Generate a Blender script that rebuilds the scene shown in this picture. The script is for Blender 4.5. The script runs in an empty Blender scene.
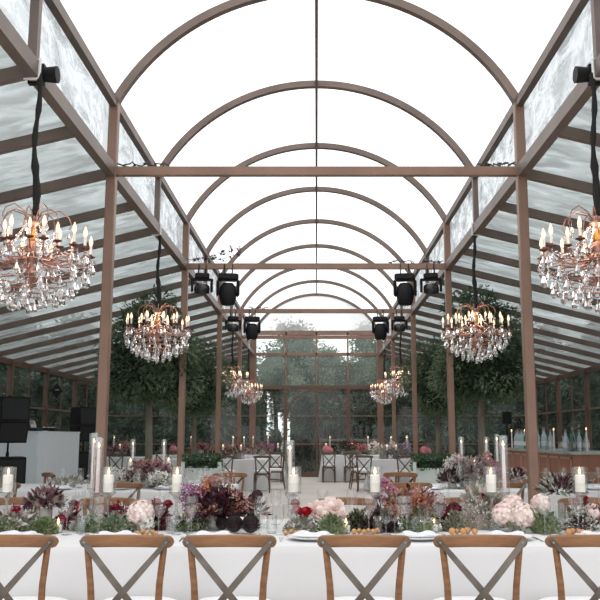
import bpy, math, random
from mathutils import Vector, Matrix
R = random.Random(7)
PI = math.pi
sc = bpy.context.scene
COL = sc.collection

# ------------------------------------------------------------------ camera
CAMH = 1.35; F = 844.0; PITCH = math.radians(9.15)
cam = bpy.data.cameras.new('camera'); camo = bpy.data.objects.new('camera', cam); COL.objects.link(camo)
camo.location = (0, 0, CAMH); camo.rotation_euler = (PI/2 + PITCH, 0, 0)
cam.sensor_width = 36; cam.lens = F*36/600; cam.shift_x = -16.5/600; cam.clip_end = 300
sc.camera = camo
sc.view_settings.view_transform = 'Standard'; sc.view_settings.look = 'None'
sc.view_settings.gamma = 1; sc.view_settings.use_curve_mapping = False
sc.view_settings.exposure = 0.0

def X(px, y, z=0.9):            # lateral metres of a photo column at depth y, height z
    return (px-316.5)*(y*math.cos(PITCH)+(z-CAMH)*math.sin(PITCH))/F

# ------------------------------------------------------------------ materials
def mat(name, col, rough=0.6, metal=0.0, var=0.0, vscale=8.0, bump=0.0, bscale=30.0, stretch=None, spec=0.5, col2=None, sss=0):
    m = bpy.data.materials.new(name); m.use_nodes = True
    nt = m.node_tree; b = nt.nodes['Principled BSDF']
    b.inputs['Base Color'].default_value = (*col, 1); b.inputs['Roughness'].default_value = rough
    b.inputs['Metallic'].default_value = metal; b.inputs['Specular IOR Level'].default_value = spec
    tc = nt.nodes.new('ShaderNodeTexCoord'); mp = nt.nodes.new('ShaderNodeMapping')
    nt.links.new(tc.outputs['Object'], mp.inputs['Vector'])
    if stretch: mp.inputs['Scale'].default_value = stretch
    if var or col2:
        n = nt.nodes.new('ShaderNodeTexNoise'); n.inputs['Scale'].default_value = vscale; n.inputs['Detail'].default_value = 4
        nt.links.new(mp.outputs[0], n.inputs['Vector'])
        cr = nt.nodes.new('ShaderNodeValToRGB')
        c2 = col2 or tuple(min(1, c*(1+var)) for c in col); c1 = col if col2 else tuple(c*(1-var) for c in col)
        cr.color_ramp.elements[0].color = (*c1, 1); cr.color_ramp.elements[1].color = (*c2, 1)
        cr.color_ramp.elements[0].position = .35; cr.color_ramp.elements[1].position = .65
        nt.links.new(n.outputs['Fac'], cr.inputs[0]); nt.links.new(cr.outputs[0], b.inputs['Base Color'])
    if bump:
        n2 = nt.nodes.new('ShaderNodeTexNoise'); n2.inputs['Scale'].default_value = bscale; n2.inputs['Detail'].default_value = 3
        nt.links.new(mp.outputs[0], n2.inputs['Vector'])
        bp = nt.nodes.new('ShaderNodeBump'); bp.inputs['Strength'].default_value = bump; bp.inputs['Distance'].default_value = .02
        nt.links.new(n2.outputs['Fac'], bp.inputs['Height']); nt.links.new(bp.outputs[0], b.inputs['Normal'])
    return m

def leafmat(name, a, b_, trans=.25, scale=3):
    m = bpy.data.materials.new(name); m.use_nodes = True; nt = m.node_tree
    p = nt.nodes['Principled BSDF']; p.inputs['Roughness'].default_value = .55; p.inputs['Specular IOR Level'].default_value = .3
    out = nt.nodes['Material Output']
    tc = nt.nodes.new('ShaderNodeTexCoord'); n = nt.nodes.new('ShaderNodeTexNoise'); n.inputs['Scale'].default_value = scale
    nt.links.new(tc.outputs['Object'], n.inputs['Vector'])
    cr = nt.nodes.new('ShaderNodeValToRGB'); cr.color_ramp.elements[0].color = (*a, 1); cr.color_ramp.elements[1].color = (*b_, 1)
    cr.color_ramp.elements[0].position = .4; cr.color_ramp.elements[1].position = .62
    nt.links.new(n.outputs['Fac'], cr.inputs[0]); nt.links.new(cr.outputs[0], p.inputs['Base Color'])
    t = nt.nodes.new('ShaderNodeBsdfTranslucent'); nt.links.new(cr.outputs[0], t.inputs['Color'])
    mx = nt.nodes.new('ShaderNodeMixShader'); mx.inputs[0].default_value = trans
    nt.links.new(p.outputs[0], mx.inputs[1]); nt.links.new(t.outputs[0], mx.inputs[2]); nt.links.new(mx.outputs[0], out.inputs[0])
    return m

def glassmat(name, tint=(1,1,1), refl=.9, haze=0.0, hazecol=(.8,.85,.85), rough=.02, noise=0, nscale=(1,1,1), ior=1.45, bump=0, bscale=3.0, lo=.4, hi=.65, film=False):
    """thin sheet: see-through + fresnel mirror + translucent haze (dust, wet film; on the end wall painted air haze)"""
    m = bpy.data.materials.new(name); m.use_nodes = True; nt = m.node_tree
    nt.nodes.remove(nt.nodes['Principled BSDF']); out = nt.nodes['Material Output']
    tr = nt.nodes.new('ShaderNodeBsdfTransparent'); tr.inputs[0].default_value = (*tint, 1)
    gl = nt.nodes.new('ShaderNodeBsdfGlossy'); gl.inputs['Roughness'].default_value = rough; gl.inputs['Color'].default_value = (refl, refl, refl, 1)
    lw = nt.nodes.new('ShaderNodeLayerWeight'); lw.inputs['Blend'].default_value = .5; pw = nt.nodes.new('ShaderNodeMath'); pw.operation = 'POWER'; pw.inputs[1].default_value = 5   # two-sided schlick fresnel
    nt.links.new(lw.outputs['Facing'], pw.inputs[0]); f0 = ((ior-1)/(ior+1))**2*1.9
    fr = nt.nodes.new('ShaderNodeMapRange'); fr.inputs[3].default_value = f0; fr.inputs[4].default_value = min(1, .25+f0*14)
    nt.links.new(pw.outputs[0], fr.inputs[0])
    cur = tr.outputs[0]
    tc = nt.nodes.new('ShaderNodeTexCoord'); mp = nt.nodes.new('ShaderNodeMapping'); mp.inputs['Scale'].default_value = nscale
    nt.links.new(tc.outputs['Object'], mp.inputs['Vector'])
    if haze:
        tl = nt.nodes.new('ShaderNodeBsdfTranslucent'); tl.inputs[0].default_value = (*hazecol, 1)
        df = nt.nodes.new('ShaderNodeBsdfDiffuse'); df.inputs[0].default_value = (*hazecol, 1)
        mm = nt.nodes.new('ShaderNodeMixShader'); mm.inputs[0].default_value = .35
        nt.links.new(tl.outputs[0], mm.inputs[1]); nt.links.new(df.outputs[0], mm.inputs[2])
        mx = nt.nodes.new('ShaderNodeMixShader'); mx.inputs[0].default_value = haze
        if noise:
            n = nt.nodes.new('ShaderNodeTexNoise'); n.inputs['Scale'].default_value = noise; n.inputs['Detail'].default_value = 6; n.inputs['Distortion'].default_value = 1.2
            nt.links.new(mp.outputs[0], n.inputs['Vector'])
            mr = nt.nodes.new('ShaderNodeMapRange'); mr.inputs[1].default_value = lo; mr.inputs[2].default_value = hi
            mr.inputs[3].default_value = haze*.35; mr.inputs[4].default_value = min(1, haze*1.5)
            nt.links.new(n.outputs['Fac'], mr.inputs[0]); nt.links.new(mr.outputs[0], mx.inputs[0])
        nt.links.new(cur, mx.inputs[1]); nt.links.new(mm.outputs[0], mx.inputs[2]); cur = mx.outputs[0]
    if bump:
        n2 = nt.nodes.new('ShaderNodeTexNoise'); n2.inputs['Scale'].default_value = bscale; n2.inputs['Detail'].default_value = 3; n2.inputs['Distortion'].default_value = .8
        nt.links.new(mp.outputs[0], n2.inputs['Vector'])
        bp = nt.nodes.new('ShaderNodeBump'); bp.inputs['Strength'].default_value = bump; bp.inputs['Distance'].default_value = .1
        nt.links.new(n2.outputs['Fac'], bp.inputs['Height'])
        nt.links.new(bp.outputs[0], gl.inputs['Normal'])
    m2 = nt.nodes.new('ShaderNodeMixShader'); nt.links.new(fr.outputs[0], m2.inputs[0])
    nt.links.new(cur, m2.inputs[1]); nt.links.new(gl.outputs[0], m2.inputs[2]); nt.links.new(m2.outputs[0], out.inputs[0])
    return m

def emit(name, col, s):
    m = bpy.data.materials.new(name); m.use_nodes = True; nt = m.node_tree
    nt.nodes.remove(nt.nodes['Principled BSDF']); e = nt.nodes.new('ShaderNodeEmission')
    e.inputs[0].default_value = (*col, 1); e.inputs[1].default_value = s
    nt.links.new(e.outputs[0], nt.nodes['Material Output'].inputs[0]); return m

M = {}
M['steel'] = mat('bronze_painted_steel', (.235,.140,.102), .42, .25, var=.12, vscale=2.5, bump=.05, bscale=60)
M['steel_roof'] = mat('grey_brown_roof_steel', (.165,.122,.103), .45, .25, var=.15, vscale=2.5)  # roof members, a darker and greyer brown than the posts
M['steel_dark'] = mat('dark_bronze_steel', (.13,.075,.055), .45, .2, var=.15, vscale=3)
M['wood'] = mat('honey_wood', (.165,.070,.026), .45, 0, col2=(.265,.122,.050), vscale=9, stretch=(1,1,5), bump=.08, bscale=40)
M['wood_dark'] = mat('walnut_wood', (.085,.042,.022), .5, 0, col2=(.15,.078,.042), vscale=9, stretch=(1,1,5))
M['barwood'] = mat('mahogany_panel', (.25,.095,.055), .35, 0, col2=(.33,.135,.080), vscale=6, stretch=(1,1,.3))
M['bartrim'] = mat('bar_trim', (.50,.26,.17), .3)
M['stone'] = mat('grey_stone_top', (.36,.38,.33), .25, var=.2, vscale=12)
M['strap'] = mat('grey_metal_strap', (.12,.10,.085), .42, .55, var=.15, vscale=20)
M['rivet'] = mat('rivet', (.28,.26,.24), .3, .9)
M['cushion'] = mat('white_cushion', (.78,.77,.77), .9, bump=.2, bscale=60)
M['cloth'] = mat('white_linen', (.66,.655,.66), .85, var=.02, vscale=3, bump=.12, bscale=9)
M['china'] = mat('white_china', (.82,.83,.85), .15)
M['napkin'] = mat('napkin', (.75,.76,.80), .9, bump=.3, bscale=20)
M['floor'] = mat('pale_concrete', (.50,.45,.41), .5, col2=(.58,.53,.48), vscale=.8, bump=.05, bscale=10)
M['ground'] = mat('ground_soil', (.05,.06,.03), .9, col2=(.09,.10,.05), vscale=.6, bump=.4, bscale=4)
M['stage'] = mat('stage_board', (.30,.30,.29), .7, var=.1)
M['booth'] = mat('white_booth_panel', (.76,.79,.84), .55, var=.02)
M['black'] = mat('black_plastic', (.008,.008,.010), .6, spec=.25, bump=.05)
M['black2'] = mat('black_gloss', (.02,.02,.023), .22)
M['grille'] = mat('speaker_grille', (.02,.02,.022), .5, .4, bump=.6, bscale=150)
M['fabric_black'] = mat('black_cable_sleeve', (.010,.009,.009), .9, bump=.5, bscale=60)
M['cable'] = mat('black_cable', (.015,.014,.014), .6)
M['lens'] = mat('lamp_lens', (.35,.38,.38), .08, .6)
M['tape'] = mat('white_tape', (.75,.75,.75), .6)
M['copper'] = mat('copper_bronze', (.36,.19,.15), .34, .7, var=.3, vscale=20)
M['bronze'] = mat('dark_bronze', (.16,.07,.05), .35, .8)
M['gold'] = mat('painted_amber_glow', (.75,.36,.12), .25, .9)  # amber glow put into the metal colour
M['silver'] = mat('silver', (.62,.62,.62), .25, .9)
M['laptop'] = mat('laptop_aluminium', (.55,.57,.60), .35, .5)
M['wax'] = mat('ivory_wax', (.90,.84,.76), .55, spec=.3)
M['wax_pink'] = mat('blush_wax', (.86,.70,.68), .5, spec=.3)
M['wick'] = mat('wick', (.02,.015,.01), .9)
M['flame'] = emit('flame', (1.0,.58,.22), 9)
M['bulb'] = emit('candle_bulb', (1.0,.64,.38), 2.6)
M['sleeve'] = mat('candle_sleeve', (.92,.80,.72), .5)
M['glass'] = glassmat('thin_glass', (.98,.985,.985), .95, haze=.012, hazecol=(.9,.93,.95), rough=.03, ior=1.5)
M['pane'] = glassmat('wall_glass', (.80,.86,.84), .85, haze=.055, hazecol=(.60,.72,.68), rough=.03, noise=1.2, ior=1.3)
M['pane_back'] = glassmat('back_wall_glass', (.88,.94,.90), .85, haze=.09, hazecol=(.60,.74,.66), rough=.04, noise=.8, ior=1.3)
M['gable'] = glassmat('painted_haze_gable_glass', (.95,.985,.965), .8, haze=.33, hazecol=(.56,.68,.60), rough=.1, noise=.5, ior=1.25, lo=.3, hi=.8)  # green air haze and sky reflection put into the pane colour
M['gable_high'] = glassmat('painted_haze_gable_film', (1,1,1), .8, haze=.5, hazecol=(.85,.87,.86), rough=.1, noise=.5, ior=1.2, lo=.2, hi=.6)  # pale air haze over the trees put into the sheet
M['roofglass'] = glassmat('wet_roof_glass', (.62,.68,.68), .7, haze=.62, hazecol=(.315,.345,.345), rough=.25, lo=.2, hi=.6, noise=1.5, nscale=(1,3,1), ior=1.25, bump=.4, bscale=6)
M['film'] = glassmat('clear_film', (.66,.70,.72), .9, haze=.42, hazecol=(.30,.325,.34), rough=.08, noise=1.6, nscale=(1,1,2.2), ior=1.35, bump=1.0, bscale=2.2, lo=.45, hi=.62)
M['vaultfilm'] = glassmat('vault_film', (.985,.985,.985), .9, rough=.1, ior=1.08)
M['tint_glass'] = glassmat('bottle_glass_clear', (.80,.88,.92), .95, haze=.5, hazecol=(.80,.88,.93), rough=.03)
M['green_glass'] = glassmat('bottle_glass_green', (.30,.50,.38), .95, haze=.12, hazecol=(.3,.5,.35), rough=.03)
M['smoke_glass'] = glassmat('smoked_pedestal_glass', (.86,.86,.85), .9, haze=.22, hazecol=(.7,.7,.68), rough=.05)
M['label'] = mat('bottle_label', (.62,.64,.64), .7)
M['spirit'] = mat('bottle_cap', (.25,.2,.18), .4)
c = bpy.data.materials.new('crystal'); c.use_nodes = True
p = c.node_tree.nodes['Principled BSDF']; p.inputs['Base Color'].default_value = (.98,.95,.96,1); p.inputs['Roughness'].default_value = .02
p.inputs['Transmission Weight'].default_value = 1; p.inputs['IOR'].default_value = 1.5; M['crystal'] = c
nt = c.node_tree; tl = nt.nodes.new('ShaderNodeBsdfTranslucent'); tl.inputs[0].default_value = (.95,.92,.93,1); df = nt.nodes.new('ShaderNodeBsdfDiffuse'); df.inputs[0].default_value = (.95,.90,.91,1)
a1 = nt.nodes.new('ShaderNodeMixShader'); a1.inputs[0].default_value = .5; nt.links.new(tl.outputs[0], a1.inputs[1]); nt.links.new(df.outputs[0], a1.inputs[2])
a2 = nt.nodes.new('ShaderNodeMixShader'); a2.inputs[0].default_value = .13; nt.links.new(p.outputs[0], a2.inputs[1]); nt.links.new(a1.outputs[0], a2.inputs[2]); nt.links.new(a2.outputs[0], nt.nodes['Material Output'].inputs[0])
# foliage / flowers
M['fic'] = leafmat('ficus_leaf', (.060,.098,.052), (.17,.225,.135), .35, 3)
M['ficcore'] = mat('painted_leaf_shade', (.012,.02,.009), .95)  # near-black, stands in for the shade inside dense leaves
M['out1'] = leafmat('outdoor_leaf_dark', (.040,.062,.034), (.10,.14,.080), .3, .6)
M['out2'] = leafmat('outdoor_leaf_olive', (.08,.11,.065), (.18,.22,.14), .3, .5)
M['core'] = mat('sky_blocking_core', (.012,.018,.010), .95, var=.4, vscale=2, bump=1, bscale=3)  # dark filler added to block the sky between leaves
M['bark'] = mat('grey_bark', (.16,.145,.115), .9, var=.3, vscale=8, stretch=(1,1,.2), bump=.4, bscale=20)
M['barkd'] = mat('dark_bark', (.05,.04,.032), .9, var=.3, vscale=8, bump=.4)
def pm(k, a, b, t=.2, s=14): M[k] = leafmat(k+'_petal', a, b, t, s)
pm('pinkhyd', (.92,.78,.74), (.96,.88,.84), .35); pm('blush', (.88,.73,.69), (.94,.84,.80), .3); pm('hotpink', (.72,.26,.32), (.85,.42,.46))
pm('red', (.32,.008,.015), (.50,.02,.035)); pm('burg', (.055,.006,.012), (.13,.012,.025)); pm('crimson', (.28,.015,.04), (.42,.05,.08))
pm('mauve', (.36,.13,.24), (.52,.26,.38)); pm('orange', (.45,.12,.055), (.60,.24,.14)); pm('dusty', (.38,.20,.17), (.52,.32,.28))
pm('darkfol', (.030,.012,.018), (.085,.040,.050)); pm('coleus', (.10,.040,.055), (.24,.12,.14)); pm('artic', (.018,.010,.012), (.060,.036,.040))
pm('moss', (.17,.20,.09), (.33,.37,.19)); pm('green', (.10,.14,.065), (.21,.26,.13)); pm('sage', (.22,.26,.19), (.40,.43,.34))
pm('white', (.70,.66,.62), (.82,.79,.76)); pm('dry', (.30,.24,.21), (.48,.41,.37)); pm('lilac', (.34,.22,.36), (.52,.38,.50)); pm('hedge', (.03,.065,.03), (.08,.14,.065))
M['fig'] = mat('yellow_fruit', (.50,.34,.12), .4, col2=(.38,.14,.08), vscale=14)
M['peach'] = mat('peach_fruit', (.48,.16,.07), .4, col2=(.55,.36,.14), vscale=10)
M['stem'] = mat('plant_stem', (.08,.11,.05), .7)
M['vase'] = mat('smoky_ceramic_vase', (.35,.34,.31), .3, var=.1)
M['troughwood'] = mat('pale_trough', (.55,.60,.57), .6, var=.05)

# ------------------------------------------------------------------ mesh builder
class MB:
    def __init__(s): s.v = []; s.f = []; s.m = []; s.mi = 0
    def add(s, vs, fs):
        o = len(s.v); s.v += [tuple(v) for v in vs]; s.f += [tuple(i+o for i in f) for f in fs]; s.m += [s.mi]*len(fs); return s
    def box(s, x0, x1, y0, y1, z0, z1, b=0):
        if b:
            vs = []; 
            for z, i in ((z0, b), (z0+b, 0), (z1-b, 0), (z1, b)):
                c = i if i else 0
                k = b
                a0, a1, c0, c1 = x0+c, x1-c, y0+c, y1-c
                vs += [(a0+k,c0,z),(a1-k,c0,z),(a1,c0+k,z),(a1,c1-k,z),(a1-k,c1,z),(a0+k,c1,z),(a0,c1-k,z),(a0,c0+k,z)]
            fs = [tuple(range(7,-1,-1)), tuple(range(24,32))]
            for r in range(3):
                for i in range(8): j = (i+1) % 8; fs.append((r*8+i, r*8+j, r*8+8+j, r*8+8+i))
            return s.add(vs, fs)
        vs = [(x0,y0,z0),(x1,y0,z0),(x1,y1,z0),(x0,y1,z0),(x0,y0,z1),(x1,y0,z1),(x1,y1,z1),(x0,y1,z1)]
        return s.add(vs, [(3,2,1,0),(4,5,6,7),(0,1,5,4),(1,2,6,5),(2,3,7,6),(3,0,4,7)])
    def bar(s, a, b, w, h, up=(0,0,1), taper=1):
        """rectangular bar between two points; w across, h along up"""
        a = Vector(a); b = Vector(b); d = (b-a).normalized(); up = Vector(up)
        sd = d.cross(up); sd = sd.normalized() if sd.length > 1e-5 else Vector((1,0,0)); u = sd.cross(d).normalized()
        vs = []
        for p, k in ((a, 1), (b, taper)):
            for i, j in ((-1,-1),(1,-1),(1,1),(-1,1)): vs.append(p+sd*(i*w*k/2)+u*(j*h*k/2))
        return s.add(vs, [(0,1,2,3),(7,6,5,4),(0,4,5,1),(1,5,6,2),(2,6,7,3),(3,7,4,0)])
    def ribbon(s, pts, w, h, up=(0,0,1)):
        """rectangular section swept along points; up may be one vector or a list"""
        n = len(pts); P = [Vector(p) for p in pts]; vs = []
        for i in range(n):
            d = (P[min(i+1,n-1)]-P[max(i-1,0)]).normalized(); u0 = Vector(up[i] if isinstance(up, list) else up)
            sd = d.cross(u0).normalized(); u = sd.cross(d).normalized()
            for a, b in ((-1,-1),(1,-1),(1,1),(-1,1)): vs.append(P[i]+sd*(a*w/2)+u*(b*h/2))
        fs = [(0,1,2,3), tuple(reversed([4*(n-1)+k for k in range(4)]))]
        for i in range(n-1):
            for k in range(4): j = (k+1) % 4; fs.append((4*i+k, 4*i+4+k, 4*i+4+j, 4*i+j))
        return s.add(vs, fs)
    def tube(s, pts, r, n=8, caps=True):
        P = [Vector(p) for p in pts]; m = len(P); vs = []; rr = r if isinstance(r, (list, tuple)) else [r]*m
        ref = Vector((0,0,1)); prev = None
        for i in range(m):
            d = (P[min(i+1,m-1)]-P[max(i-1,0)]).normalized()
            if prev is None: prev = d.orthogonal().normalized()
            prev = (prev-d*prev.dot(d)); prev = prev.normalized() if prev.length > 1e-6 else d.orthogonal().normalized()
            q = d.cross(prev)
            for k in range(n):
                a = 2*PI*k/n; vs.append(P[i]+prev*(rr[i]*math.cos(a))+q*(rr[i]*math.sin(a)))
        fs = []
        for i in range(m-1):
            for k in range(n): j = (k+1) % n; fs.append((i*n+k, i*n+j, i*n+n+j, i*n+n+k))
        if caps: fs += [tuple(range(n-1,-1,-1)), tuple((m-1)*n+k for k in range(n))]
        return s.add(vs, fs)
    def lathe(s, prof, n=16, c=(0,0,0), M4=None):
        """prof: list of (r, z)"""
        vs = []; fs = []; m = len(prof)
        for r, z in prof:
            for k in range(n):
                a = 2*PI*k/n; v = Vector((r*math.cos(a), r*math.sin(a), z)); v = (M4 @ v) if M4 else v
                vs.append(v+Vector(c))
        for i in range(m-1):
            for k in range(n): j = (k+1) % n; fs.append((i*n+k, i*n+j, i*n+n+j, i*n+n+k))
        return s.add(vs, fs)
    def ball(s, c, r, n=8, m=5, sx=1, sy=1, sz=1, jit=0, rnd=None):
        c = Vector(c); vs = [c+Vector((0,0,-r*sz))]; fs = []
        for i in range(1, m):
            t = PI*i/m
            for k in range(n):
                a = 2*PI*k/n; q = r*(1+(rnd.uniform(-jit, jit) if jit else 0))
                vs.append(c+Vector((q*sx*math.sin(t)*math.cos(a), q*sy*math.sin(t)*math.sin(a), -q*sz*math.cos(t))))
        vs.append(c+Vector((0,0,r*sz))); L = len(vs)-1
        for k in range(n):
            j = (k+1) % n; fs.append((0, 1+j, 1+k)); fs.append((L, L-n+k, L-n+j))
            for i in range(m-2): fs.append((1+i*n+k, 1+i*n+j, 1+i*n+n+j, 1+i*n+n+k))
        return s.add(vs, fs)
    def leaf(s, b, d, up, L, W, curl=.2):
        b = Vector(b); d = Vector(d).normalized(); up = Vector(up); sd = d.cross(up)
        sd = sd.normalized() if sd.length > 1e-5 else d.orthogonal().normalized(); u = sd.cross(d)
        mid = b+d*L*.5+u*(-.08*L); t = b+d*L-u*(curl*L)
        return s.add([b, b+d*L*.45+sd*W/2, mid, b+d*L*.45-sd*W/2, t], [(0,1,2),(0,2,3),(1,4,2),(2,4,3)])
    def build(s, name, ms, parent=None, smooth=True, loc=None, rot=None, props=None):
        me = bpy.data.meshes.new(name); me.from_pydata(s.v, [], s.f); 
        ms = ms if isinstance(ms, (list, tuple)) else [ms]
        for m in ms: me.materials.append(M[m] if isinstance(m, str) else m)
        if len(ms) > 1: me.polygons.foreach_set('material_index', s.m)
        me.polygons.foreach_set('use_smooth', [smooth]*len(s.f)); me.update()
        if smooth and smooth != 'all': 
            try: me.set_sharp_from_angle(angle=math.radians(40))
            except Exception: pass
        o = bpy.data.objects.new(name, me); COL.objects.link(o)
        if parent: o.parent = parent
        if loc is not None: o.location = loc
        if rot is not None: o.rotation_euler = rot
        return o

def tag(o, label=None, cat=None, group=None, kind=None):
    if label: o['label'] = label
    if cat: o['category'] = cat
    if group: o['group'] = group
    if kind: o['kind'] = kind
    return o
def empty(name, loc=(0,0,0), rz=0, **k):
    o = bpy.data.objects.new(name, None); o.empty_display_size = .1; COL.objects.link(o)
    o.location = loc; o.rotation_euler = (0,0,rz)
    return tag(o, k.get('label'), k.get('cat'), k.get('group'), k.get('kind'))
def kids(o): return KID.get(o.name, [o2 for o2 in o.children])
KID = {}
def copy_tree(o, loc=None, rz=None, label=None, group=None, parent=None, scale=None):
    c = o.copy(); COL.objects.link(c)
    if parent: c.parent = parent
    if loc is not None: c.location = loc
    if rz is not None: c.rotation_euler = (0,0,rz)
    if scale is not None: c.scale = (scale,)*3 if not hasattr(scale, '__len__') else scale
    if label: c['label'] = label
    if group: c['group'] = group
    for ch in list(o.children): copy_tree(ch, parent=c)
    return c
class Proto:
    """build one of a kind; first placement moves it, later ones copy it"""
    def __init__(s, root): s.root = root; s.used = False
    def place(s, loc, rz=0, label=None, group=None, scale=None):
        if not s.used:
            s.used = True; o = s.root; o.location = loc; o.rotation_euler = (0,0,rz)
            if scale is not None: o.scale = (scale,)*3 if not hasattr(scale, '__len__') else scale
            if label: o['label'] = label
            if group: o['group'] = group
            return o
        return copy_tree(s.root, loc, rz, label, group, scale=scale if scale is not None else (1,1,1))

# ------------------------------------------------------------------ the greenhouse
HX, OX = 2.14, 6.7            # half width of the nave, of the whole house
ZL, ZU, ZA, ZE = 4.08, 4.83, 6.13, 2.96
Y0, DY = 8.505, 2.5
def YK(k): return Y0+DY*k
K0, K1 = -2, 8
YB = YK(K1)
S = dict(kind='structure')

fl = MB().box(-OX-.1, OX+.1, -3, YB+.15, -.12, 0); o = fl.build('floor', 'floor', smooth=False); tag(o, **S)
g = MB(); 
N = 24
vs = []; fs = []
for j in range(N+1):
    for i in range(N+1):
        x = -60+120*i/N; y = -20+120*j/N; vs.append((x, y, -.14))
for j in range(N):
    for i in range(N): a = j*(N+1)+i; fs.append((a, a+1, a+N+2, a+N+1))
g.add(vs, fs); o = g.build('ground', 'ground', smooth=False); tag(o, **S)

ceil = empty('ceiling', (0,0,ZL), kind='structure')
def cpart(mb, name, m, smooth=False):
    o = mb.build(name, m, ceil, smooth); o.location = (0,0,-ZL); return o
# arches
a, s_ = HX, ZA-ZU; Rr = (a*a+s_*s_)/(2*s_); cz = ZA-Rr; t0 = math.asin(a/Rr)
def arch_pts(y, n=40, dr=0): return [((Rr+dr)*math.sin(t), y, cz+(Rr+dr)*math.cos(t)) for t in [-t0+2*t0*i/n for i in range(n+1)]]
for k in range(K0, K1+1):
    pts = arch_pts(YK(k)); ups = [(math.sin(t), 0, math.cos(t)) for t in [-t0+2*t0*i/40 for i in range(41)]]
    cpart(MB().ribbon(pts, .085, .085, ups), 'arch_rib', 'steel_roof')
cpart(MB().box(-.018, .018, YK(K0), YB, ZA-.03, ZA+.03), 'ridge_bar', 'steel_roof')
for sx in (-1, 1):
    cpart(MB().box(sx*HX-.035, sx*HX+.035, YK(K0), YB, ZU-.05, ZU+.05), 'upper_beam', 'steel_roof')
    cpart(MB().box(sx*HX-.045, sx*HX+.045, YK(K0), YB, ZL-.065, ZL+.065), 'lower_beam', 'steel_roof')
    for k in range(K0, K1):
        # vault film in one sheet per bay half, clerestory film
        m = MB(); pa = arch_pts(YK(k), 12, .05); pb = arch_pts(YK(k+1), 12, .05)
        r = range(0, 6) if sx < 0 else range(6, 12)
        for i in r: m.add([pa[i], pa[i+1], pb[i+1], pb[i]], [(0,1,2,3)])
        cpart(m, 'vault_sheet', 'vaultfilm', True)
        m = MB(); m.add([(sx*(HX+.05), YK(k), ZL), (sx*(HX+.05), YK(k+1), ZL), (sx*(HX+.05), YK(k+1), ZU), (sx*(HX+.05), YK(k), ZU)], [(0,1,2,3)])
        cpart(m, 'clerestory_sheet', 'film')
    for k in range(K0, K1+1):
        if k % 2: cpart(MB().box(sx*HX-.035, sx*HX+.035, YK(k)-.035, YK(k)+.035, ZL, ZU), 'strut', 'steel_roof')
    # rafters and roof glass
    nr = int(round((YB-YK(K0))/1.25))
    for i in range(nr+1):
        y = YK(K0)+1.25*i; big = abs((i % 4)) == 0
        w = .075 if big else .065
        cpart(MB().bar((sx*HX, y, ZL-.01), (sx*OX, y, ZE-.01), w, .10), 'rafter', 'steel_roof')
        if i < nr:
            m = MB().add([(sx*HX, y, ZL+.06), (sx*OX, y, ZE+.06), (sx*OX, y+1.25, ZE+.06), (sx*HX, y+1.25, ZL+.06)], [(0,1,2,3)])
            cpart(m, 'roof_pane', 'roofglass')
for k in range(0, K1, 2):
    cpart(MB().box(-HX, HX, YK(k)-.04, YK(k)+.04, ZL-.045, ZL+.045), 'cross_beam', 'steel')
# interior posts
for k in range(-2, K1, 2):
    for sx in (-1, 1):
        if k == -2: continue
        m = MB().box(-.05, .05, -.05, .05, 0, ZU, .008); m.box(-.09, .09, -.09, .09, 0, .015)
        o = m.build('post', 'steel', smooth=False, loc=(sx*HX, YK(k), 0)); tag(o, 'bronze square post carrying the %s side of the nave, %s from the camera' % ('left' if sx < 0 else 'right', ['nearest','second','third','fourth'][k//2]), 'post', 'bronze posts along the nave', 'structure')
# side walls
nwin = 0
for sx, nm in ((-1, 'wall_left'), (1, 'wall_right')):
    w = empty(nm, (sx*OX, 0, 0), kind='structure')
    def wp(mb, name, m): o = mb.build(name, m, w, False); o.location = (-sx*OX, 0, 0); return o
    wp(MB().box(sx*OX-.05, sx*OX+.05, YK(K0), YB, ZE-.07, ZE+.05), 'eave_beam', 'steel_dark')
    wp(MB().box(sx*OX-.06, sx*OX+.06, YK(K0), YB, 0, .12), 'sill', 'steel_dark')
    wp(MB().box(sx*OX-.025, sx*OX+.025, YK(K0), YB, 1.99, 2.03), 'rail', 'steel')
    for k in range(K0, K1):
        wp(MB().box(sx*OX-.055, sx*OX+.055, YK(k)-.055, YK(k)+.055, 0, ZE), 'wall_post', 'steel_dark')
    for k in range(K0, K1):
        nwin += 1
        y = YK(k)
        m = MB().add([(0, y, .12), (0, y+DY, .12), (0, y+DY, ZE-.07), (0, y, ZE-.07)], [(0,1,2,3)])
        o = m.build('window_%d' % nwin, 'pane', None, False, loc=(sx*OX, 0, 0)); tag(o, **S)
        m2 = MB().box(-.018, .018, y+DY/2-.018, y+DY/2+.018, .12, ZE-.07); m2.build('mullion', 'steel_dark', o, False)
# end wall
w = empty('wall_back', (0, YB, 0), kind='structure')
def wb(mb, name, m='steel'): o = mb.build(name, m, w, False); o.location = (0, -YB, 0); return o
def hb(x0, x1, z, t, m='steel', name='rail', d=.06): wb(MB().box(x0, x1, YB-d/2, YB+d/2, z-t/2, z+t/2), name, m)
hb(-HX, HX, ZU-.02, .15, name='header'); hb(-HX, HX, ZL, .10, name='header')
hb(-OX, OX, ZE+.0, .13, 'steel_dark', 'eave_rail', .09)
for z in (2.01, 1.08): hb(-OX, OX, z, .035)
hb(-OX, -.98, .06, .12, 'steel_dark', 'sill'); hb(1.04, OX, .06, .12, 'steel_dark', 'sill')
for sx in (-1, 1): wb(MB().box(sx*HX-.10, sx*HX+.10, YB-.08, YB+.08, 0, ZU), 'corner_post')
for x in (-1.03, 0.0, 1.06):
    wb(MB().box(x-.025, x+.025, YB-.03, YB+.03, ZE if x == 0 else 0, ZU), 'mullion')
for x in (-1.03, 1.06): wb(MB().box(x-.06, x+.06, YB-.06, YB+.02, 0, ZE), 'door_post', 'steel_dark')
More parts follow.
